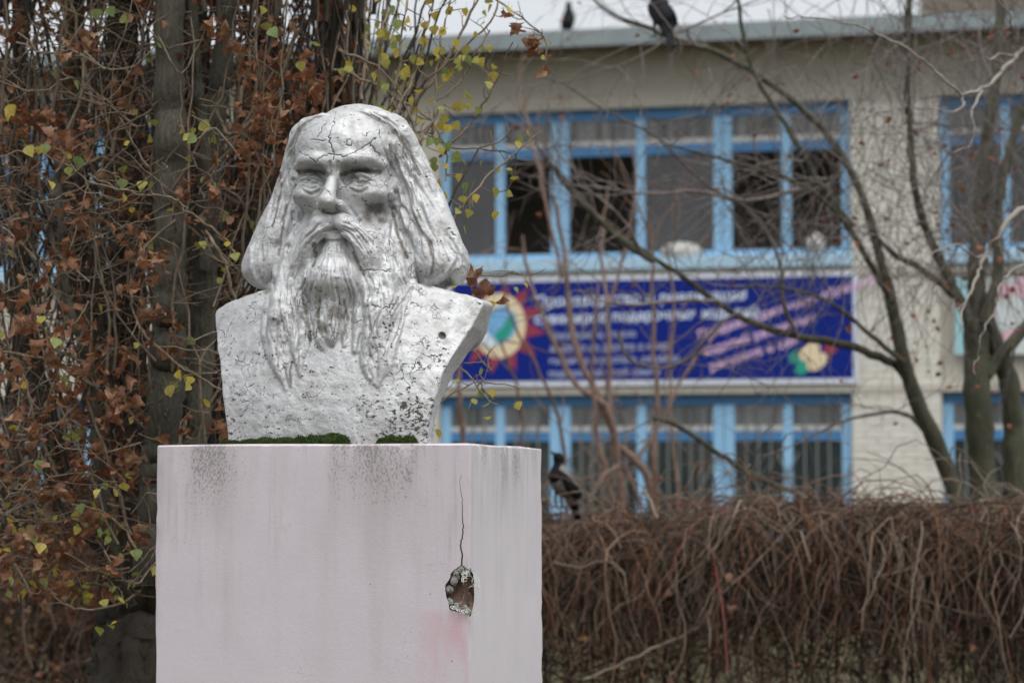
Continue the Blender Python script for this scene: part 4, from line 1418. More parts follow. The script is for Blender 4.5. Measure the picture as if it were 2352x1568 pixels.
# second, pale poster on the next bay
u_l2, _ = fac(2192, 720); _, z_t2 = fac(2250, 638); _, z_b2 = fac(2250, 815)
pos = empty('poster', BO + YH * -.05, -ANG)
tag(pos, 'pale turquoise and white poster beyond the bare tree trunks', 'poster')
link('backing', box_mesh('backing', u_l2, u_l2 + 3.2, -.02, 0, z_b2, z_t2), simple('poster_ground', (.55, .60, .60), .5), pos)
m_tq = simple('poster_turquoise', (.30, .55, .60), .5); m_pk = simple('poster_pink', (.68, .42, .50), .5)
sheet('stripe', [(u_l2 + .01, z_b2 + .01), (u_l2 + .28, z_b2 + .01), (u_l2 + .22, z_t2 - .25), (u_l2 + .26, z_t2 - .01), (u_l2 + .01, z_t2 - .01)], -.024, m_tq, pos)
for a, b, w, h in ((.12, -.12, .06, .05), (.45, -.15, .12, .08), (.62, -.12, .06, .12), (.24, -.33, .06, .1), (.50, -.62, .2, .05)):
    sheet('blot', ellp((u_l2 + a + .1, z_t2 + b), w, h, .2), -.028, m_pk, pos)
# ------------------------------------------------------------------ the columnar poplar close behind the bust
m_bark = bark_mat('poplar_bark', ((.085, .080, .060), (.12, .112, .085)), 85, .14, (.26, .19, .12), 1.0)
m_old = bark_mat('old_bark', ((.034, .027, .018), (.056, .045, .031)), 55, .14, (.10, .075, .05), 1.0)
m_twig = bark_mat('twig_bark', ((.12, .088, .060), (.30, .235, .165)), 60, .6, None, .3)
m_shoot = bark_mat('shaded_shoot_bark', ((.026, .020, .015), (.080, .060, .043)), 60, .6, None, .3)  # darker bark for deeper shoots, the crown's shade put into the colour
m_dry = leaf_mat('dry_leaves', [(.14, .050, .022), (.24, .095, .040), (.33, .15, .075), (.18, .065, .03), (.44, .26, .15), (.28, .11, .042)], .35)
m_dry1 = leaf_mat('dry_leaf', [(.16, .06, .028), (.26, .11, .048), (.38, .19, .10), (.20, .075, .036), (.50, .32, .20), (.30, .125, .05)], .35, 3.5)
m_yel = leaf_mat('yellow_leaves', [(.62, .47, .06), (.52, .45, .08), (.70, .56, .14), (.42, .42, .10), (.64, .46, .05)], .4, 3.0)
m_grn_l = leaf_mat('green_leaves', [(.20, .28, .09), (.28, .35, .11), (.38, .42, .13)], .35, 3.0)
fresh = [leaf_shape('fresh', 100 + i) for i in range(4)]
dry = [leaf_shape('dry', 200 + i) for i in range(9)]
def leaf_mesh(sh, name, mat):
    me = mesh_np(name, *sh); me.materials.append(mat)
    me.polygons.foreach_set('use_smooth', np.ones(len(me.polygons), dtype=bool))
    return me
yel_me = [leaf_mesh(s, 'leaf', m_yel) for s in fresh]
grn_me = [leaf_mesh(s, 'leaf', m_grn_l) for s in fresh]
dry_me = [leaf_mesh(s, 'leaf', m_dry1) for s in dry]
PB = at(330, 1568, 8.2); PB[2] = 0
pop = empty('poplar_tree', PB)
tag(pop, 'columnar poplar crowded with upright shoots, brown and yellow leaves, behind the bust', 'tree')
def put_leaf(mes, p, size, rz=None, rx=None, ry=None, parent=pop, org=PB):
    o = bpy.data.objects.new('leaf', random.choice(mes)); C.objects.link(o); o.parent = parent
    o.location = np.asarray(p) - org
    o.rotation_euler = (random.gauss(0, .5) if rx is None else rx, random.gauss(0, .5) if ry is None else ry, random.gauss(0, .9) if rz is None else rz)
    o.scale = (size,) * 3
    return o
def limb(name, pts, w0, w1, d0, d1, mat, parent=pop, org=PB, sides=8, wob=1.5, seg=22, tint=None, ridge=0.0):
    P, d = px_path(pts, d0, d1, seg, wob)
    r = np.linspace(w0, w1, len(P)) * .5 * d / FPX
    r *= 1 + rng.normal(0, .05, len(P))
    T = Tubes(); T.add(P, r, sides, rng.random() if tint is None else tint, ridge)
    o = T.build(name, mat, parent, org)
    return P
# trunk and main stems
limb('trunk', [(310, 1900), (318, 1560), (322, 1430), (335, 1300), (350, 1100), (360, 900)], 230, 120, 8.3, 8.3, m_old, sides=40, wob=2, seg=14, ridge=.16)
stems = [
    ([(345, 1350), (365, 1100), (385, 850), (392, 620), (390, 300), (388, -60)], 90, 66, 7.6, 7.55, m_bark),
    ([(400, 1300), (440, 1050), (462, 820), (472, 600), (485, 340), (505, 180), (532, -40)], 70, 44, 7.55, 7.45, m_bark),
    ([(470, 620), (478, 480), (470, 330), (450, 150), (440, -40)], 34, 22, 7.5, 7.45, m_bark),
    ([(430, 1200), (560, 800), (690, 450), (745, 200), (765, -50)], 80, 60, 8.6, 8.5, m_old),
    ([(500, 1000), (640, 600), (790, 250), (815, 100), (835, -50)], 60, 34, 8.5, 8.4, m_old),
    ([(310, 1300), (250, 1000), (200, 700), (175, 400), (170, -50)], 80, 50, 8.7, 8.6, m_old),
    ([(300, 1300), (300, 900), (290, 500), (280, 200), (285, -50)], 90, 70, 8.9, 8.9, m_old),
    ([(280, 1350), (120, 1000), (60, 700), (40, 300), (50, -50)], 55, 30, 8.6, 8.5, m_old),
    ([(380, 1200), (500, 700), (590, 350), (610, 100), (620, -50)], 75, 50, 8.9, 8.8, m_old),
    ([(330, 1200), (430, 700), (445, 300), (440, -50)], 85, 70, 9.0, 9.0, m_old),  # rearmost stems, added in dark bark to block light inside the crown
    ([(280, 1330), (225, 1080), (211, 874), (190, 793), (155, 681), (141, 540), (130, 380), (90, 180)], 26, 12, 7.6, 7.5, m_bark),
    ([(306, 1390), (281, 1333), (246, 1256), (186, 1228), (120, 1120), (60, 980)], 18, 8, 7.5, 7.3, m_old),
    ([(330, 1340), (290, 1210), (262, 1050), (255, 880), (225, 700), (215, 480)], 20, 9, 7.7, 7.6, m_old),
]
for p, a, b, c, d, m in stems: limb('stem', p, a, b, c, d, m, sides=16, wob=2, ridge=.05)
# branches that can be followed one by one
br = [
    ([(130, 4), (246, 70), (316, 109), (355, 134), (404, 169), (447, 204)], 4, 8), ([(110, 145), (180, 190), (255, 240), (305, 330), (345, 390)], 4, 6),
    ([(510, 200), (499, 264), (524, 309), (563, 288), (610, 235), (643, 179), (680, 80)], 10, 9), ([(352, 548), (432, 489), (468, 454)], 4, 9),
    ([(141, 341), (197, 411), (299, 443), (394, 454), (422, 478), (492, 527), (540, 580)], 4, 7), ([(370, 40), (362, 160), (352, 225), (341, 257), (246, 309), (141, 390)], 6, 4),
    ([(425, 508), (387, 596), (355, 688), (348, 772), (341, 821), (355, 920), (383, 955)], 10, 4), ([(404, 505), (337, 565), (306, 639), (306, 716), (337, 772), (422, 846), (510, 895)], 8, 5),
    ([(429, 519), (510, 586), (570, 639)], 9, 6), ([(468, 530), (513, 593), (541, 702)], 9, 8), ([(0, 807), (105, 825), (190, 874), (230, 890)], 6, 10),
    ([(207, 505), (228, 610), (250, 716), (246, 857), (246, 955)], 6, 9), ([(7, 522), (88, 607), (176, 772), (197, 797)], 5, 9), ([(299, 923), (387, 1011)], 8, 8),
    ([(0, 1098), (70, 1126), (148, 1147), (239, 1154), (300, 1170)], 8, 7), ([(165, 1158), (225, 1168), (267, 1196), (299, 1235), (323, 1281)], 5, 7),
    ([(35, 1277), (141, 1309), (211, 1340), (267, 1347), (320, 1330)], 6, 9), ([(112, 1351), (162, 1393), (211, 1400), (274, 1386), (310, 1365)], 5, 8), ([(306, 1284), (358, 1309)], 4, 7),
    ([(0, 1180), (60, 1195), (120, 1200), (160, 1195)], 7, 5), ([(20, 980), (60, 1000), (150, 965), (200, 985)], 6, 8), ([(40, 990), (50, 880), (75, 840)], 6, 3),
    ([(415, 190), (418, 290), (450, 380), (485, 410), (470, 460)], 4, 5), ([(440, 265), (478, 285), (500, 330), (495, 420), (515, 470)], 3, 5),
    ([(515, 430), (560, 470), (585, 530)], 6, 5), ([(300, 240), (380, 270), (440, 218)], 4, 6),
    # to the right of the head
    ([(932, 300), (950, 246), (999, 176), (1048, 95), (1097, 0), (1110, -40)], 10, 5), ([(970, 190), (1027, 141), (1073, 102), (1136, 35), (1150, -20)], 7, 4),
    ([(1010, 360), (1048, 320), (1080, 288), (1118, 228), (1150, 155), (1178, 98)], 7, 3), ([(960, 330), (992, 281), (1027, 228), (1083, 141), (1125, 70)], 7, 4),
    ([(995, 310), (999, 211), (1013, 88), (1034, 0), (1038, -30)], 6, 4), ([(1139, 0), (1192, 35), (1227, 63), (1252, 91), (1254, 141)], 5, 3),
    ([(781, 116), (834, 137), (897, 183), (929, 239), (957, 309), (967, 334)], 7, 6), ([(760, 160), (851, 186), (911, 225), (964, 257), (999, 292), (1024, 348), (1024, 415)], 7, 4),
    ([(946, 309), (985, 306), (1024, 337), (1097, 341), (1171, 351)], 5, 3), ([(1245, 302), (1182, 351), (1115, 411), (1069, 467), (1041, 499), (1010, 560)], 3, 6),
    ([(1185, 351), (1182, 397), (1164, 436)], 4, 3), ([(1040, 640), (1075, 632), (1140, 633), (1190, 628), (1222, 660)], 6, 3), ([(960, 955), (1020, 915), (1060, 893), (1090, 880), (1140, 878), (1195, 892)], 5, 3),
    ([(1040, 780), (1085, 800), (1110, 830), (1130, 852)], 6, 4), ([(1050, 840), (1080, 865), (1120, 920), (1145, 930)], 5, 3), ([(1100, 340), (1140, 330), (1175, 300)], 3, 2),
    ([(880, 300), (905, 220), (920, 120), (935, 0), (940, -40)], 8, 5), ([(860, 280), (870, 180), (880, 60), (900, -30)], 7, 5), ([(900, 280), (960, 150), (985, 40), (1000, -30)], 7, 4),
    ([(830, 230), (840, 120), (838, 20), (850, -40)], 9, 7),
]
twigs = Tubes(); shoots = Tubes()
def side_twigs(P, n, lo, hi, r, up=.3):
    for _ in range(n):
        k = int(rng.integers(1, len(P)))
        f = rng.random(); p = P[k - 1] * (1 - f) + P[k] * f
        L = rng.uniform(lo, hi)
        dr = rng.normal(0, 1, 3) * np.array([1, .6, .8]) + np.array([0, -.1, up])
        q = wander(p, dr, L, 5, .22, .05)
        twigs.add(q, np.linspace(r, r * .45, 6), 4, rng.random())
        if rng.random() < .3: twigs.add(wander(q[3], dr + rng.normal(0, .8, 3), L * .5, 4, .25), np.linspace(r * .6, r * .35, 5), 3, rng.random())
tips = []
for p, a, b in br:
    d0 = rng.uniform(7.15, 7.6)
    P = limb('branch', p, a, b, d0, d0 + rng.uniform(-.1, .2), m_twig, sides=6, wob=2.2, seg=18)
    side_twigs(P, max(3, len(P) // 2), .02, .10, .0022)
    tips.append(P)
# the crowd of upright shoots
for k in range(560):
    x0 = rng.choice([rng.uniform(-60, 560), rng.uniform(-60, 430), rng.uniform(480, 860)], p=[.5, .25, .25])
    dd = rng.uniform(7.3, 9.2) if rng.random() < .35 else rng.uniform(7.7, 9.3)
    y0 = rng.uniform(250, 1400) if x0 < 540 else rng.uniform(200, 700)
    ln = rng.uniform(250, 800)
    if y0 > 1250: y0 = 1250
    lean = rng.normal(-40 if x0 < 330 else 40, 130)
    p = [(x0, y0), (x0 + lean * .5 + rng.normal(0, 18), y0 - ln * .5), (x0 + lean * .8 + rng.normal(0, 25), y0 - ln)]
    P, d = px_path(p, dd, dd + rng.normal(0, .2), 60, 4)
    w = rng.uniform(4.5, 11)
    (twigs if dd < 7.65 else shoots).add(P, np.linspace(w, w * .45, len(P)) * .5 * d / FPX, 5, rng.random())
    if dd < 8.0: side_twigs(P, 3, .03, .14, .0020)
for k in range(420):                                   # cross-wise and sagging twigs
    x0 = rng.uniform(-40, 560); y0 = rng.uniform(0, 1360); dd = rng.uniform(7.2, 8.3)
    L = rng.uniform(80, 260); s = rng.choice([-1, 1])
    if x0 > 380 and y0 > 1000: continue
    p = [(x0, y0), (x0 + s * L * .5, y0 + rng.normal(15, 40)), (x0 + s * L, y0 + rng.normal(-30, 70))]
    P, d = px_path(p, dd, dd + rng.normal(0, .15), 30, 3)
    w = rng.uniform(2.6, 6.0)
    twigs.add(P, np.linspace(w, w * .5, len(P)) * .5 * d / FPX, 5, rng.random())
    side_twigs(P, 3, .02, .10, .0018)
# unseen top of the column, added to shade the crown below
for k in range(420):
    x0 = rng.uniform(-120, 860); dd = rng.uniform(7.2, 9.4)
    P = wander(at(x0, rng.uniform(-200, 60), dd), (rng.normal(0, .12), rng.normal(0, .12), 1), rng.uniform(1.0, 2.4), 9, .06)
    shoots.add(P, np.linspace(.009, .003, 10), 4, rng.random())
tag(twigs.build('twigs', m_twig, pop, PB), kind='stuff')
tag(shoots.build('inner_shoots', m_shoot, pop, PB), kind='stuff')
# dry leaves: clusters all through the column
cl = []
for k in range(215):
    x0 = rng.choice([rng.uniform(-40, 560), rng.uniform(520, 800), rng.uniform(-40, 300)], p=[.45, .25, .3])
    y0 = rng.uniform(0, 1380) if x0 < 520 else rng.uniform(20, 520)
    if x0 < 300 and rng.random() < .35: y0 = rng.uniform(800, 1380)
    cl.append((x0, y0, rng.uniform(7.15, 8.6), int(rng.integers(4, 16))))
bulk = []; near = []
for x0, y0, dd, nn in cl:
    for _ in range(nn):
        x, y, d = x0 + rng.normal(0, 26), y0 + rng.normal(0, 30), dd + rng.normal(0, .10)
        if y > 1400 and x > 60: continue
        (near if d < 7.40 else bulk).append(at(x, y, d))
bulk += near
hc = [(490, 60), (505, 90), (690, 170), (720, 205), (740, 215), (630, 300), (650, 330), (575, 330), (600, 270), (560, 360), (425, 435), (345, 600), (370, 590), (335, 650), (300, 670), (365, 720), (330, 710), (400, 770), (60, 255), (40, 290), (100, 260), (170, 115), (210, 95), (160, 470), (180, 500), (150, 570), (60, 745), (115, 765), (80, 790), (130, 830), (170, 850), (60, 860), (420, 980), (270, 940), (500, 960), (510, 990), (215, 1030), (185, 1065), (290, 1060), (100, 1110), (75, 1135), (140, 1120), (220, 1200), (60, 1250), (140, 1260), (330, 1230), (265, 1300), (150, 1330), (610, 250), (700, 140)]
for x0, y0 in hc:
    dd = rng.uniform(7.05, 7.3)
    for _ in range(3): put_leaf(dry_me, at(x0 + rng.normal(0, 11), y0 - 8 + rng.normal(0, 13), dd + rng.normal(0, .03)), rng.uniform(.030, .052))
    for _ in range(3): bulk.append(at(x0 + rng.normal(0, 16), y0 + rng.normal(0, 18), dd + .08 + abs(rng.normal(0, .05))))
for _ in range(900):
    x = rng.uniform(-60, 570); y = rng.uniform(-20, 1400)
    if rng.random() < .3: x = rng.uniform(480, 830); y = rng.uniform(-20, 450)
    bulk.append(at(x, y, rng.uniform(7.8, 9.3)))
leaf_bulk('dry_leaves', dry, bulk, rng.uniform(.024, .046, len(bulk)), m_dry, pop, PB, .9)
over = [at(rng.uniform(-150, 880), 0, rng.uniform(7.0, 9.6)) + np.array([0, 0, rng.uniform(.1, 2.2)]) for _ in range(2000)]  # unseen leaves, oversized to block overhead light
leaf_bulk('shading_upper_leaves', dry, over, rng.uniform(.05, .085, len(over)), m_dry, pop, PB, .9)
yb = []
for P in tips:
    for _ in range(4):
        k = int(rng.integers(0, len(P))); yb.append(P[k] + rng.normal(0, .02, 3) + np.array([0, -.01, -.03]))
for _ in range(60): yb.append(at(rng.uniform(-20, 330), rng.uniform(1080, 1390), rng.uniform(7.2, 7.9)))
for _ in range(45): yb.append(at(rng.uniform(840, 1130), rng.uniform(-10, 250), rng.uniform(7.2, 7.9)))
m_yel2 = leaf_mat('yellow_small_leaves', [(.62, .47, .06), (.52, .45, .08), (.34, .37, .10), (.42, .42, .10), (.64, .46, .05)], .4, 90)
leaf_bulk('yellow_leaves', fresh, yb, rng.uniform(.020, .034, len(yb)), m_yel2, pop, PB, .55)
# yellow and green leaves where they hang
Z = lambda X, Y: (781 + X * .3515, Y * .3515)
yl = [(820, 75), (400, 20), (430, 150), (630, 95), (550, 165), (610, 190), (690, 215), (535, 265), (380, 340), (310, 380), (290, 410), (540, 410), (815, 320), (810, 385), (915, 400), (945, 410), (1000, 490), (820, 610), (790, 690), (475, 655), (690, 770), (740, 820), (715, 835), (640, 820), (650, 980), (785, 1155), (880, 1290), (1030, 1250), (690, 1280), (805, 1300), (1010, 1400), (815, 1500), (640, 1200), (640, 330), (655, 345), (410, 470), (500, 720), (310, 730), (760, 280), (910, 370)]
gl = [(280, 545), (310, 570), (260, 210), (370, 150), (370, 250), (285, 85), (330, 60), (590, 925), (640, 920), (730, 1030), (610, 1050), (620, 1090), (830, 1210), (705, 470), (350, 290), (240, 340), (705, 950), (270, 200), (830, 385)]
for X, Y in yl: put_leaf(yel_me, at(*Z(X, Y - 22), rng.uniform(7.15, 7.5)), rng.uniform(.027, .037), rz=random.gauss(0, .6), rx=random.gauss(0, .35))
for X, Y in gl: put_leaf(grn_me, at(*Z(X, Y - 22), rng.uniform(7.15, 7.5)), rng.uniform(.030, .042), rz=random.gauss(0, .6), rx=random.gauss(0, .35))
yl2 = [(105, 340), (92, 345), (60, 345), (160, 360), (185, 370), (282, 420), (330, 425), (345, 428), (285, 455), (460, 290), (450, 320), (360, 105), (250, 25), (223, 30), (278, 48), (400, 52), (170, 195), (25, 262), (115, 425), (102, 735), (110, 760), (130, 785), (148, 870), (290, 918), (408, 860), (385, 895), (402, 885), (435, 890), (480, 930), (5, 770), (445, 785), (90, 1065), (240, 1115), (228, 1132), (285, 1117), (270, 1135), (185, 1165), (172, 1182), (65, 1215), (95, 1255), (232, 1222), (127, 1312), (30, 1335), (75, 1340), (100, 1335), (165, 1345), (165, 1385), (203, 1370), (237, 1385), (312, 1270), (360, 1310), (75, 1235), (1100, 905), (1010, 995), (1130, 700), (20, 250), (605, 25), (610, 60), (620, 75), (690, 150), (725, 105)]
for x, y in yl2:
    put_leaf(yel_me if rng.random() < .72 else grn_me, at(x, y - 9, rng.uniform(7.05, 7.4)), rng.uniform(.028, .042), rz=random.gauss(0, .7), rx=random.gauss(0, .4))
for k in range(26):                                    # red-brown cluster at the end of the arching twig, and by the right shoulder
    if k < 18: x, y = random.choice([(1150, 40), (1195, 75), (1225, 95), (1235, 115), (1250, 95), (1255, 150), (1245, 175), (1215, 110)])
    else: x, y = random.choice([(1098, 640), (1115, 665), (1090, 655), (1135, 700), (1120, 690)])
    put_leaf(dry_me, at(x + rng.normal(0, 9), y - 8 + rng.normal(0, 9), 7.2 + rng.normal(0, .04)), rng.uniform(.032, .05))
# ------------------------------------------------------------------ hedge of leafless vine over a rod fence
HP = at(1700, 1098, 11.2); HP[2] = 0
hedge = empty('vine_hedge', HP, -ANG)
tag(hedge, 'tangled leafless vine hedge of brown and grey stems beside the pedestal', 'hedge')
t = NT('vine_stems')
f = t.attr('tint')
cr = t.n('ShaderNodeValToRGB'); e = cr.color_ramp.elements
cols = [(.095, .050, .030), (.050, .030, .020), (.16, .112, .082), (.27, .215, .165), (.20, .075, .030), (.032, .021, .015), (.24, .06, .06)]
e[0].color = (*cols[0], 1); e[1].color = (*cols[-1], 1); e[1].position = .97
for i, c in enumerate(cols[1:-1]):
    k = e.new((i + 1) / 6.2); k.color = (*c, 1)
t.l(f, cr.inputs[0])
t.color(t.mix(t.ramp(t.noise(40, 4, .6), .4, .7, 0, .5), cr.outputs[0], (.05, .038, .028))); t.rough(.85)
m_vine = t.m
def hedge_top(u):
    return 1.41 + .045 * math.sin(u * 2.1 + .6) + .025 * math.sin(u * 9.7 + 1) + .03 * math.sin(u * 5.3) - .03 * (abs(u) > 2.0)
V1 = Tubes(); V2 = Tubes()
for k in range(8200):
    u = rng.uniform(-3.6, 2.9) if rng.random() < .8 else rng.uniform(-1.0, 2.7)
    y = rng.uniform(-.22, .35)
    z = hedge_top(u) + rng.normal(-.03, .03)
    mode = rng.random()
    if mode < .45:      # hanging over the front
        P = [np.array([u, y, z])]
        d = np.array([rng.normal(0, .8), rng.uniform(-.9, .1), rng.uniform(-.2, .5)])
        n = int(rng.integers(6, 11)); st = rng.uniform(.06, .12)
        for q in range(n):
            d = d / np.linalg.norm(d)
            d = d + rng.normal(0, .32, 3) + np.array([0, .05 if P[-1][1] < -.3 else -.02, -.34])
            d = d / np.linalg.norm(d)
            P.append(P[-1] + d * st)
    elif mode < .8:     # inside, rising from below
        z0 = rng.uniform(.2, 1.1) if rng.random() < .5 else rng.uniform(.6, 1.1)
        P = wander((u, rng.uniform(-.25, .4), z0), (rng.normal(0, .6), rng.normal(0, .2), 1), rng.uniform(.4, 1.0), 6, .26)
        P[:, 2] = np.minimum(P[:, 2], hedge_top(u) + .02)
    else:               # along the top and slanting across
        P = wander((u, y - .1, z - abs(rng.normal(0, .35))), (rng.choice([-1, 1]), rng.normal(0, .3), rng.normal(0, .45)), rng.uniform(.4, 1.1), 6, .25)
        P[:, 2] = np.minimum(P[:, 2], hedge_top(u) + .03)
    P = np.array(P)
    w = rng.uniform(.0017, .0044) * (1.9 if rng.random() < .06 else 1)
    (V1 if mode < .45 else V2).add(P, np.linspace(w, w * .5, len(P)), 3, (rng.uniform(.22, .72) if mode < .45 else rng.choice([rng.uniform(0, .22), rng.uniform(.74, .84), rng.uniform(.2, .7)], p=[.55, .3, .15])) if rng.random() < .985 else .99)
for k in range(900):
    u = rng.uniform(-3.4, 2.8)
    P = wander((u, rng.uniform(-.2, .2), hedge_top(u) - .05), (rng.normal(0, .7), rng.normal(0, .3), rng.uniform(.3, 1.2)), rng.uniform(.06, .20), 4, .3)
    V2.add(P, np.linspace(.0026, .0010, 5), 3, rng.random() * .7)
for k in range(1500):
    P = wander((rng.uniform(-4.4, -1.9), rng.uniform(-.4, .4), rng.uniform(-.1, 1.0)), (rng.normal(0, .7), rng.normal(0, .2), 1), rng.uniform(.4, 1.0), 6, .28)
    V2.add(P, np.linspace(.0042, .0016, 7), 3, rng.random() * .4)
def hbuild(T, name):
    o = T.build(name, m_vine, hedge); return tag(o, kind='stuff')
hbuild(V1, 'hanging_stems'); hbuild(V2, 'inner_stems')
# leaning long stems that stand out in front
for pts, w in (([(1340, 1560), (1480, 1500), (1600, 1440), (1650, 1370), (1760, 1270), (1830, 1180)], 11), ([(1650, 1540), (1720, 1450), (1810, 1390), (1880, 1340), (1960, 1300), (2060, 1250)], 8), ([(1620, 1190), (1615, 1260), (1610, 1340), (1560, 1380)], 14), ([(1900, 1130), (1950, 1170), (1960, 1290), (1975, 1360), (1950, 1470), (1870, 1560)], 11), ([(2340, 1130), (2280, 1150), (2200, 1160), (2140, 1215)], 8), ([(1480, 1130), (1500, 1160), (1510, 1190)], 12), ([(1270, 1290), (1330, 1300), (1400, 1290), (1440, 1330)], 8), ([(2030, 1350), (2120, 1330), (2200, 1240), (2260, 1170)], 7), ([(1920, 1480), (2010, 1470), (2090, 1520), (2200, 1500)], 8)):
    P, d = px_path(pts, 10.9, 10.8, 24, 2)
    T = Tubes(); T.add(P, np.linspace(w, w * .6, len(P)) * .36 * d / FPX, 6, rng.uniform(.0, .5))
    V = w2loc  # (world path kept; turned into the hedge's frame below)
    me = T.mesh('stem'); o = link('stem', me, m_vine, hedge)
    o.matrix_parent_inverse = Matrix.Translation(Vector(HP)) .inverted() if False else (Matrix.Translation(Vector(HP)) @ Matrix.Rotation(-ANG, 4, 'Z')).inverted()
# last leaves in the hedge
m_red_l = leaf_mat('vine_leaves', [(.22, .07, .05), (.30, .11, .06), (.28, .14, .12), (.34, .20, .06), (.20, .06, .07)], .3)
pos_l = []
for _ in range(110): pos_l.append((rng.uniform(-1.6, 2.8), rng.uniform(-.42, -.1), rng.uniform(.5, 1.5)))
for _ in range(2600): pos_l.append((rng.uniform(-3.9, -1.2), rng.uniform(-.45, .3), rng.uniform(.0, 1.36)))
leaf_bulk('vine_leaves', dry, np.array(pos_l), rng.uniform(.03, .055, len(pos_l)), m_red_l, hedge, (0, 0, 0), .8)

fence = empty('rod_fence', HP + YH * .12, -ANG)
tag(fence, 'dark metal rod fence inside the vine hedge', 'fence')
m_rod = simple('rusty_rod', (.05, .042, .036), .8, .2, .3, 20)
rod = lathe('rod', [(.007, 0.0), (.007, 1.38), (.002, 1.42)], m_rod, 6)
u = -3.6
while u < 2.9:
    o = bpy.data.objects.new('rod', rod); C.objects.link(o); o.parent = fence; o.location = (u, random.uniform(-.004, .004), 0); u += .115
for z in (.25, 1.2): link('rail', box_mesh('rail', -3.65, 2.95, .010, .035, z, z + .03), m_rod, fence)

# ------------------------------------------------------------------ bare spreading tree behind the hedge, right
m_grb = bark_mat('mossy_bark', ((.060, .062, .036), (.090, .088, .056)), 22, .3, (.15, .145, .12), .9)
m_br2 = bark_mat('thin_branch_bark', ((.12, .098, .090), (.28, .245, .23)), 50, .6, None, .3)
TB_ = at(2265, 1300, 12.6); TB_[2] = 0
tree = empty('bare_tree', TB_)
tag(tree, 'bare spreading tree with mossy olive trunks behind the hedge, right', 'tree')
T = [
    ('trunk', [(2275, 1560), (2272, 1300), (2262, 1150), (2248, 980), (2243, 850), (2243, 720)], 84, 52, 12.6, 12.6),
    ('trunk', [(2335, 1560), (2330, 1150), (2330, 1000), (2318, 880), (2290, 800), (2262, 720)], 62, 34, 12.7, 12.6),
    ('trunk', [(2240, 1300), (2190, 1120), (2150, 1020), (2105, 920), (2075, 830), (2055, 730), (2035, 640)], 46, 27, 12.6, 12.3),
    ('stem', [(2243, 730), (2243, 600), (2255, 450), (2270, 300), (2290, 150), (2300, -40)], 46, 20, 12.6, 12.6),
    ('stem', [(2235, 760), (2190, 660), (2140, 560), (2105, 450), (2092, 320), (2085, 180), (2090, -40)], 26, 11, 12.5, 12.2),
    ('stem', [(2190, 680), (2120, 620), (2060, 590), (2010, 540)], 20, 10, 12.5, 12.3),
    ('stem', [(2262, 740), (2290, 640), (2290, 520), (2305, 400), (2340, 280), (2380, 180)], 28, 18, 12.5, 12.5),
    ('stem', [(2262, 860), (2330, 780), (2400, 700)], 34, 26, 12.6, 12.6),
    ('branch', [(2095, 890), (2060, 840), (2000, 812), (1930, 788), (1830, 772), (1720, 738), (1640, 690), (1560, 630), (1470, 575), (1390, 515), (1330, 450), (1270, 380)], 24, 6, 12.5, 11.8),
    ('branch', [(2045, 690), (1990, 590), (1930, 500), (1850, 430), (1760, 395), (1640, 360), (1530, 330)], 18, 5, 12.4, 11.7),
    ('branch', [(2035, 640), (2005, 530), (1960, 400), (1900, 310), (1850, 255), (1740, 170), (1640, 118), (1580, 100), (1524, 80), (1481, 59), (1434, 47), (1396, 25), (1364, 0), (1340, -30)], 22, 4, 12.4, 11.9),
    ('branch', [(1600, 106), (1580, 66), (1660, 30), (1720, -30)], 6, 4, 12.0, 11.8),
    ('branch', [(1580, 66), (1549, 80), (1505, 109), (1432, 146), (1350, 175), (1291, 190), (1230, 170)], 6, 3, 11.9, 11.7),
    ('branch', [(1960, 520), (1870, 400), (1800, 280), (1750, 200), (1715, 120), (1695, 0), (1690, -40)], 15, 7, 12.3, 12.1),
    ('branch', [(1850, 430), (1720, 460), (1600, 440), (1480, 445), (1350, 425)], 12, 4, 12.2, 11.8),
    ('branch', [(1640, 690), (1560, 690), (1450, 700), (1380, 690), (1330, 665)], 10, 4, 12.0, 11.6),
    ('branch', [(1830, 772), (1800, 700), (1790, 600), (1740, 500), (1660, 430)], 12, 4, 12.3, 11.9),
    ('branch', [(2075, 830), (1990, 760), (1900, 690), (1790, 660), (1690, 655)], 14, 5, 12.3, 12.0),
    ('branch', [(2150, 1020), (2080, 950), (2010, 950), (1930, 970), (1850, 1010)], 12, 4, 12.5, 12.2),
    ('branch', [(1850, 1140), (1730, 1090), (1650, 1040), (1560, 980), (1500, 960)], 16, 10, 12.3, 12.1),
    ('branch', [(1500, 598), (1443, 563), (1349, 481), (1279, 399), (1230, 330)], 18, 6, 12.0, 11.8),
    ('branch', [(1470, 575), (1440, 520), (1400, 470), (1330, 430), (1240, 420)], 8, 3, 11.9, 11.7),
    ('branch', [(1290, 190), (1400, 260), (1500, 310), (1620, 420), (1720, 480)], 4, 9, 11.8, 12.1),
    ('branch', [(1420, 760), (1440, 820), (1500, 845), (1570, 830), (1640, 760), (1690, 720)], 9, 6, 12.0, 12.0),
]
tw2 = Tubes(); leaf2 = []
def grow(P, n, L0, L1, r, depth=2, grav=.0):
    for _ in range(n):
        k = int(rng.integers(len(P) // 4, len(P)))
        p = P[k] if k < len(P) else P[-1]
        T_ = P[min(k, len(P) - 1)] - P[max(k - 1, 0)]
        T_ = T_ / (np.linalg.norm(T_) + 1e-9)
        L = rng.uniform(L0, L1)
        q = wander(p, T_ * .9 + rng.normal(0, .6, 3) * np.array([1, .5, 1]), L, 6, .17, grav)
        tw2.add(q, np.linspace(r, r * .35, 7), 3, rng.random())
        if rng.random() < .02: leaf2.append(q[-1])
        if depth > 0: grow(q, 3, L0 * .5, L1 * .5, r * .55, depth - 1, grav - .03)
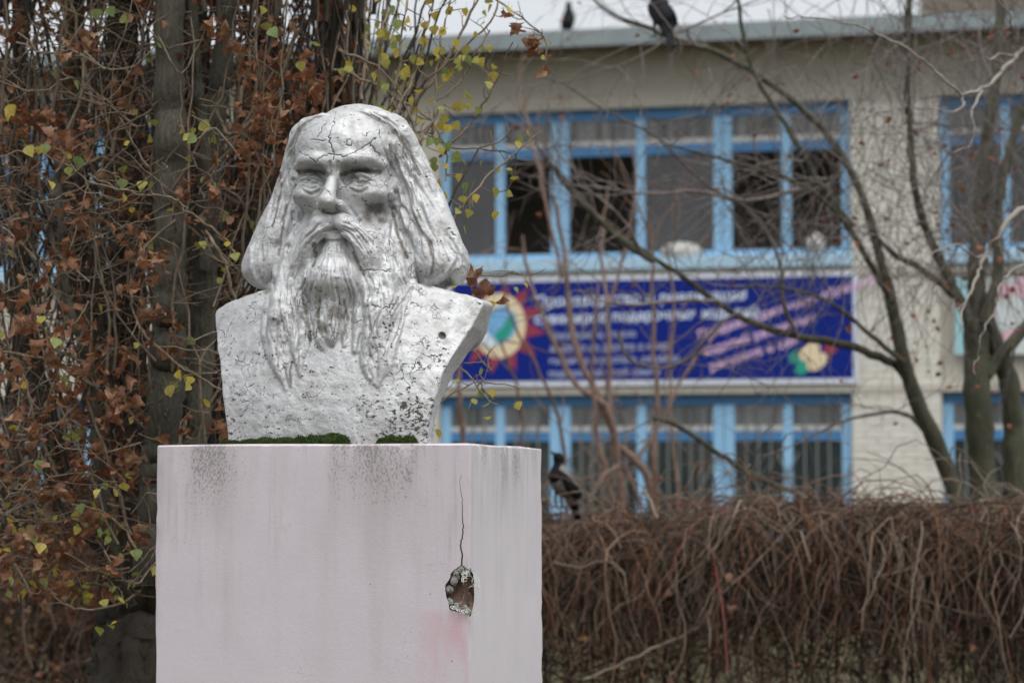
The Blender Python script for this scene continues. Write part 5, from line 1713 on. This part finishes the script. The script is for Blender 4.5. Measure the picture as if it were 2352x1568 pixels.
for nm, p, a, b, c, d in T:
    P = limb(nm, p, a, b, c, d, m_grb if a > 13 else m_br2, tree, TB_, 12 if nm == 'trunk' else 8, 1.2, 26 if nm != 'trunk' else 40, ridge=.06 if nm == 'trunk' else 0)
    if nm != 'trunk': grow(P, max(3, int(len(P) * .36)), .25, .8, .0042 if nm == 'branch' else .006, 2)
# fine hanging sprays, thick towards the upper right
for k in range(650):
    x0 = 2352 - abs(rng.normal(0, 330)); y0 = rng.uniform(-60, 620)
    p = at(x0, y0, rng.uniform(11.0, 13.0))
    q = wander(p, (rng.normal(0, .5), rng.normal(0, .3), rng.normal(-.5, .5)), rng.uniform(.3, .9), 6, .18, -.09)
    tw2.add(q, np.linspace(.0026, .0010, 7), 3, rng.random())
    if rng.random() < .22: leaf2.append(q[-1])
tag(tw2.build('twigs', m_br2, tree, TB_), kind='stuff')
for _ in range(70):
    leaf2.append(at(2352 - abs(rng.normal(0, 260)), rng.uniform(60, 900), rng.uniform(10.5, 12.5)))
m_seed = leaf_mat('orange_leaves', [(.20, .055, .02), (.26, .08, .03), (.16, .05, .02)], .3)
leaf_bulk('withered_leaves', dry, np.array(leaf2), rng.uniform(.018, .04, len(leaf2)), m_seed, tree, TB_, .5)

# ------------------------------------------------------------------ birch reaching in from the right edge
m_birch = NT('birch_bark'); t = m_birch
c = t.mix(t.noise(8, 4), (.20, .18, .155), (.32, .30, .27))
c = t.mix(t.ramp(t.noise(40, 4, .6), .62, .70), c, (.035, .03, .028))
c = t.mix(t.ramp(t.noise(7, 3), .45, .62, 0, .85), c, (.10, .075, .06))
t.color(c); t.rough(.75); m_birch = t.m
BB = at(2560, 1400, 9.6); BB[2] = 0
birch = empty('birch_tree', BB)
tag(birch, 'white barked birch branches reaching in from the right edge', 'tree')
limb('trunk', [(2560, 2000), (2540, 1400), (2530, 700), (2540, 200), (2560, -300)], 150, 80, 9.6, 9.7, m_birch, birch, BB, 10)
for p, a, b in (([(2540, 420), (2352, 480), (2296, 533), (2258, 601), (2243, 640), (2212, 708), (2205, 760)], 26, 5), ([(2243, 640), (2220, 690), (2190, 720)], 8, 4), ([(2265, 586), (2235, 586), (2182, 563), (2136, 586)], 9, 5),
                ([(2545, 60), (2352, 118), (2327, 137), (2266, 198), (2212, 221)], 26, 11), ([(2212, 221), (2159, 175), (2106, 129), (2029, 84), (1953, 53), (1860, 42), (1801, 38)], 11, 5), ([(2266, 198), (2239, 236), (2235, 266), (2230, 330), (2190, 350)], 11, 4),
                ([(2212, 221), (2197, 251), (2090, 251), (1991, 266), (1950, 290)], 9, 4), ([(2330, 130), (2290, 128), (2262, 132)], 10, 6), ([(2320, 120), (2325, 60), (2300, 10), (2260, -20)], 7, 5), ([(2560, 560), (2352, 610), (2300, 650), (2280, 720), (2250, 780), (2240, 860)], 12, 4)):
    P = limb('branch', p, a * .62, b * .62, 9.5, 9.2, m_birch, birch, BB, 7, 2.5, 16)

# ------------------------------------------------------------------ tall bare shrub between hedge and building
SB = at(1450, 1300, 15.5); SB[2] = 0
shrub = empty('bare_shrub', SB)
tag(shrub, 'bare shrub of slender reddish stems in front of the banner', 'shrub')
m_shr = bark_mat('reddish_stems', ((.19, .115, .085), (.28, .19, .15)), 40, .5, None, .3)
sh = [([(1500, 1250), (1491, 1100), (1420, 1020), (1375, 909), (1330, 820), (1304, 686), (1299, 597), (1270, 450)], 20, 9), ([(1430, 1200), (1402, 953), (1321, 882), (1277, 797), (1241, 708), (1223, 664), (1200, 540)], 14, 7),
      ([(1420, 1200), (1393, 1087), (1366, 962), (1360, 800), (1375, 650)], 14, 7), ([(1510, 1200), (1504, 1078), (1508, 909), (1500, 775), (1500, 640), (1490, 500)], 13, 7), ([(1100, 1250), (1067, 1011), (1059, 953), (1054, 846), (1060, 700)], 16, 8),
      ([(1450, 1230), (1405, 1000), (1400, 860), (1395, 700), (1380, 560), (1400, 420)], 12, 6), ([(1560, 1200), (1545, 1000), (1540, 850), (1548, 700), (1530, 560)], 9, 5), ([(1300, 1200), (1290, 1000), (1260, 900), (1190, 760), (1150, 640)], 10, 5),
      ([(1350, 1200), (1500, 1000), (1570, 860), (1620, 800), (1650, 760)], 9, 5), ([(1170, 1200), (1200, 1020), (1190, 900), (1150, 780)], 9, 5), ([(1480, 1200), (1440, 1080), (1400, 1080), (1370, 1120)], 9, 6), ([(1290, 640), (1240, 400), (1215, 300), (1200, 200)], 9, 5), ([(1400, 700), (1440, 560), (1460, 420), (1450, 330)], 8, 4)]
keep2, tw2 = tw2, Tubes(); leaf2 = []
for p, a, b in sh:
    P = limb('stem', p, a, b, 15.5, rng.uniform(14.8, 15.8), m_shr, shrub, SB, 6, 2.0, 28)
    grow(P, 3, .3, .9, .006, 1, .02)
tag(tw2.build('twigs', m_shr, shrub, SB), kind='stuff')
# ------------------------------------------------------------------ birds
def bird(loc, rz, size, hooded, label, lean=.0, look=0.0):
    """a crow modelled at 1 unit long, facing +X, standing on its feet at z = 0"""
    def f(p):
        d = d_ell(p, (0, 0, .36), (.26, .135, .145))
        d = smin(d, d_ell(p, (.12, 0, .42), (.15, .12, .14)), .06)
        d = smin(d, d_cap(p, (.20, 0, .47), (.27, 0, .56), .085, .07), .05)
        d = smin(d, d_ell(p, (.295, 0, .59), (.088, .072, .075)), .03)
        d = smin(d, d_cap(p, (.36, 0, .585), (.475, 0, .565), .030, .010), .012)      # bill
        d = smin(d, d_cap(p, (-.18, 0, .34), (-.34, 0, .25), .07, .045), .04)
        q = p * np.array([1, 1, 2.6], F32)
        d = smin(d, d_cap(q, (-.30, 0, .26 * 2.6), (-.56, 0, .17 * 2.6), .055, .065) * .45, .02)   # tail
        qm = mirror(p[:, [1, 0, 2]])[:, [1, 0, 2]]
        d = smin(d, d_ell(qm, (-.06, .125, .36), (.26, .035, .10)), .02)               # folded wings
        d = smin(d, d_cap(qm, (-.22, .10, .33), (-.44, .045, .235), .035, .015), .02)
        return d
    V, Fq = surface_nets(f, (-.66, -.24, .05), (.54, .24, .74), .0125)
    a = lean
    x, z = V[:, 0].copy(), V[:, 2] - .26
    V[:, 0] = x * math.cos(a) - z * math.sin(a); V[:, 2] = x * math.sin(a) + z * math.cos(a) + .26
    root = empty('crow', loc, rz)
    root.scale = (size,) * 3
    tag(root, label, 'bird')
    me = mesh_np('body', V, Fq)
    P0 = np.stack([x, V[:, 1], z + .26], 1)
    grey = np.zeros(len(V), np.float32)
    if hooded:
        wing = np.minimum(d_ell(P0.astype(F32), (-.08, .125, .37), (.27, .05, .10)), d_ell(P0.astype(F32), (-.08, -.125, .37), (.27, .05, .10))) < .012
        grey = ((P0[:, 0] < .16) & (P0[:, 0] > -.30) & ~wing).astype(np.float32)
        grey = np.maximum(grey, ((P0[:, 2] > .43) & (P0[:, 2] < .53) & (P0[:, 0] < .25)).astype(np.float32))
    at_ = me.attributes.new('grey', 'FLOAT', 'POINT'); at_.data.foreach_set('value', grey)
    link('body', me, m_crow, root, smooth=True)
    TBl = Tubes()
    for s in (-1, 1):
        T1 = Tubes()
        T1.add(np.array([[.0, s * .06, .26], [.03, s * .06, .13], [.01, s * .06, .015]]), np.array([.035, .016, .014]), 6)
        for an in (-.5, 0, .5, math.pi):
            T1.add(np.array([[.01, s * .06, .015], [.01 + .10 * math.cos(an), s * .06 + .10 * math.sin(an), .008]]), np.array([.012, .005]), 5)
        link('leg', T1.mesh('leg'), m_leg, root)
    return root
t = NT('crow_feathers')
c = t.mix(t.attr('grey'), (.004, .0045, .007), (.24, .23, .215))
t.color(t.mix(t.ramp(t.noise(30, 4), .4, .7, 0, .4), c, (.004, .004, .006))); t.rough(.7); t.b.inputs['Specular IOR Level'].default_value = .2
m_crow = t.m
m_leg = simple('crow_leg', (.012, .011, .011), .6)
p = at(1286, 1166, 11.25)
bird(p, R(226), .33, True, 'grey and black hooded crow standing on the hedge by the pedestal', R(38))
p = at(1514, 86, 11.95)
bird(p, R(112), .36, False, 'black bird with its back turned perched on a thin branch', R(40))
u, _ = fac(1325, 75); q = on_fac(u, -.4, ZROOF)
bird(q, R(75), .46, False, 'small dark bird sitting far off on the roof edge', R(50))
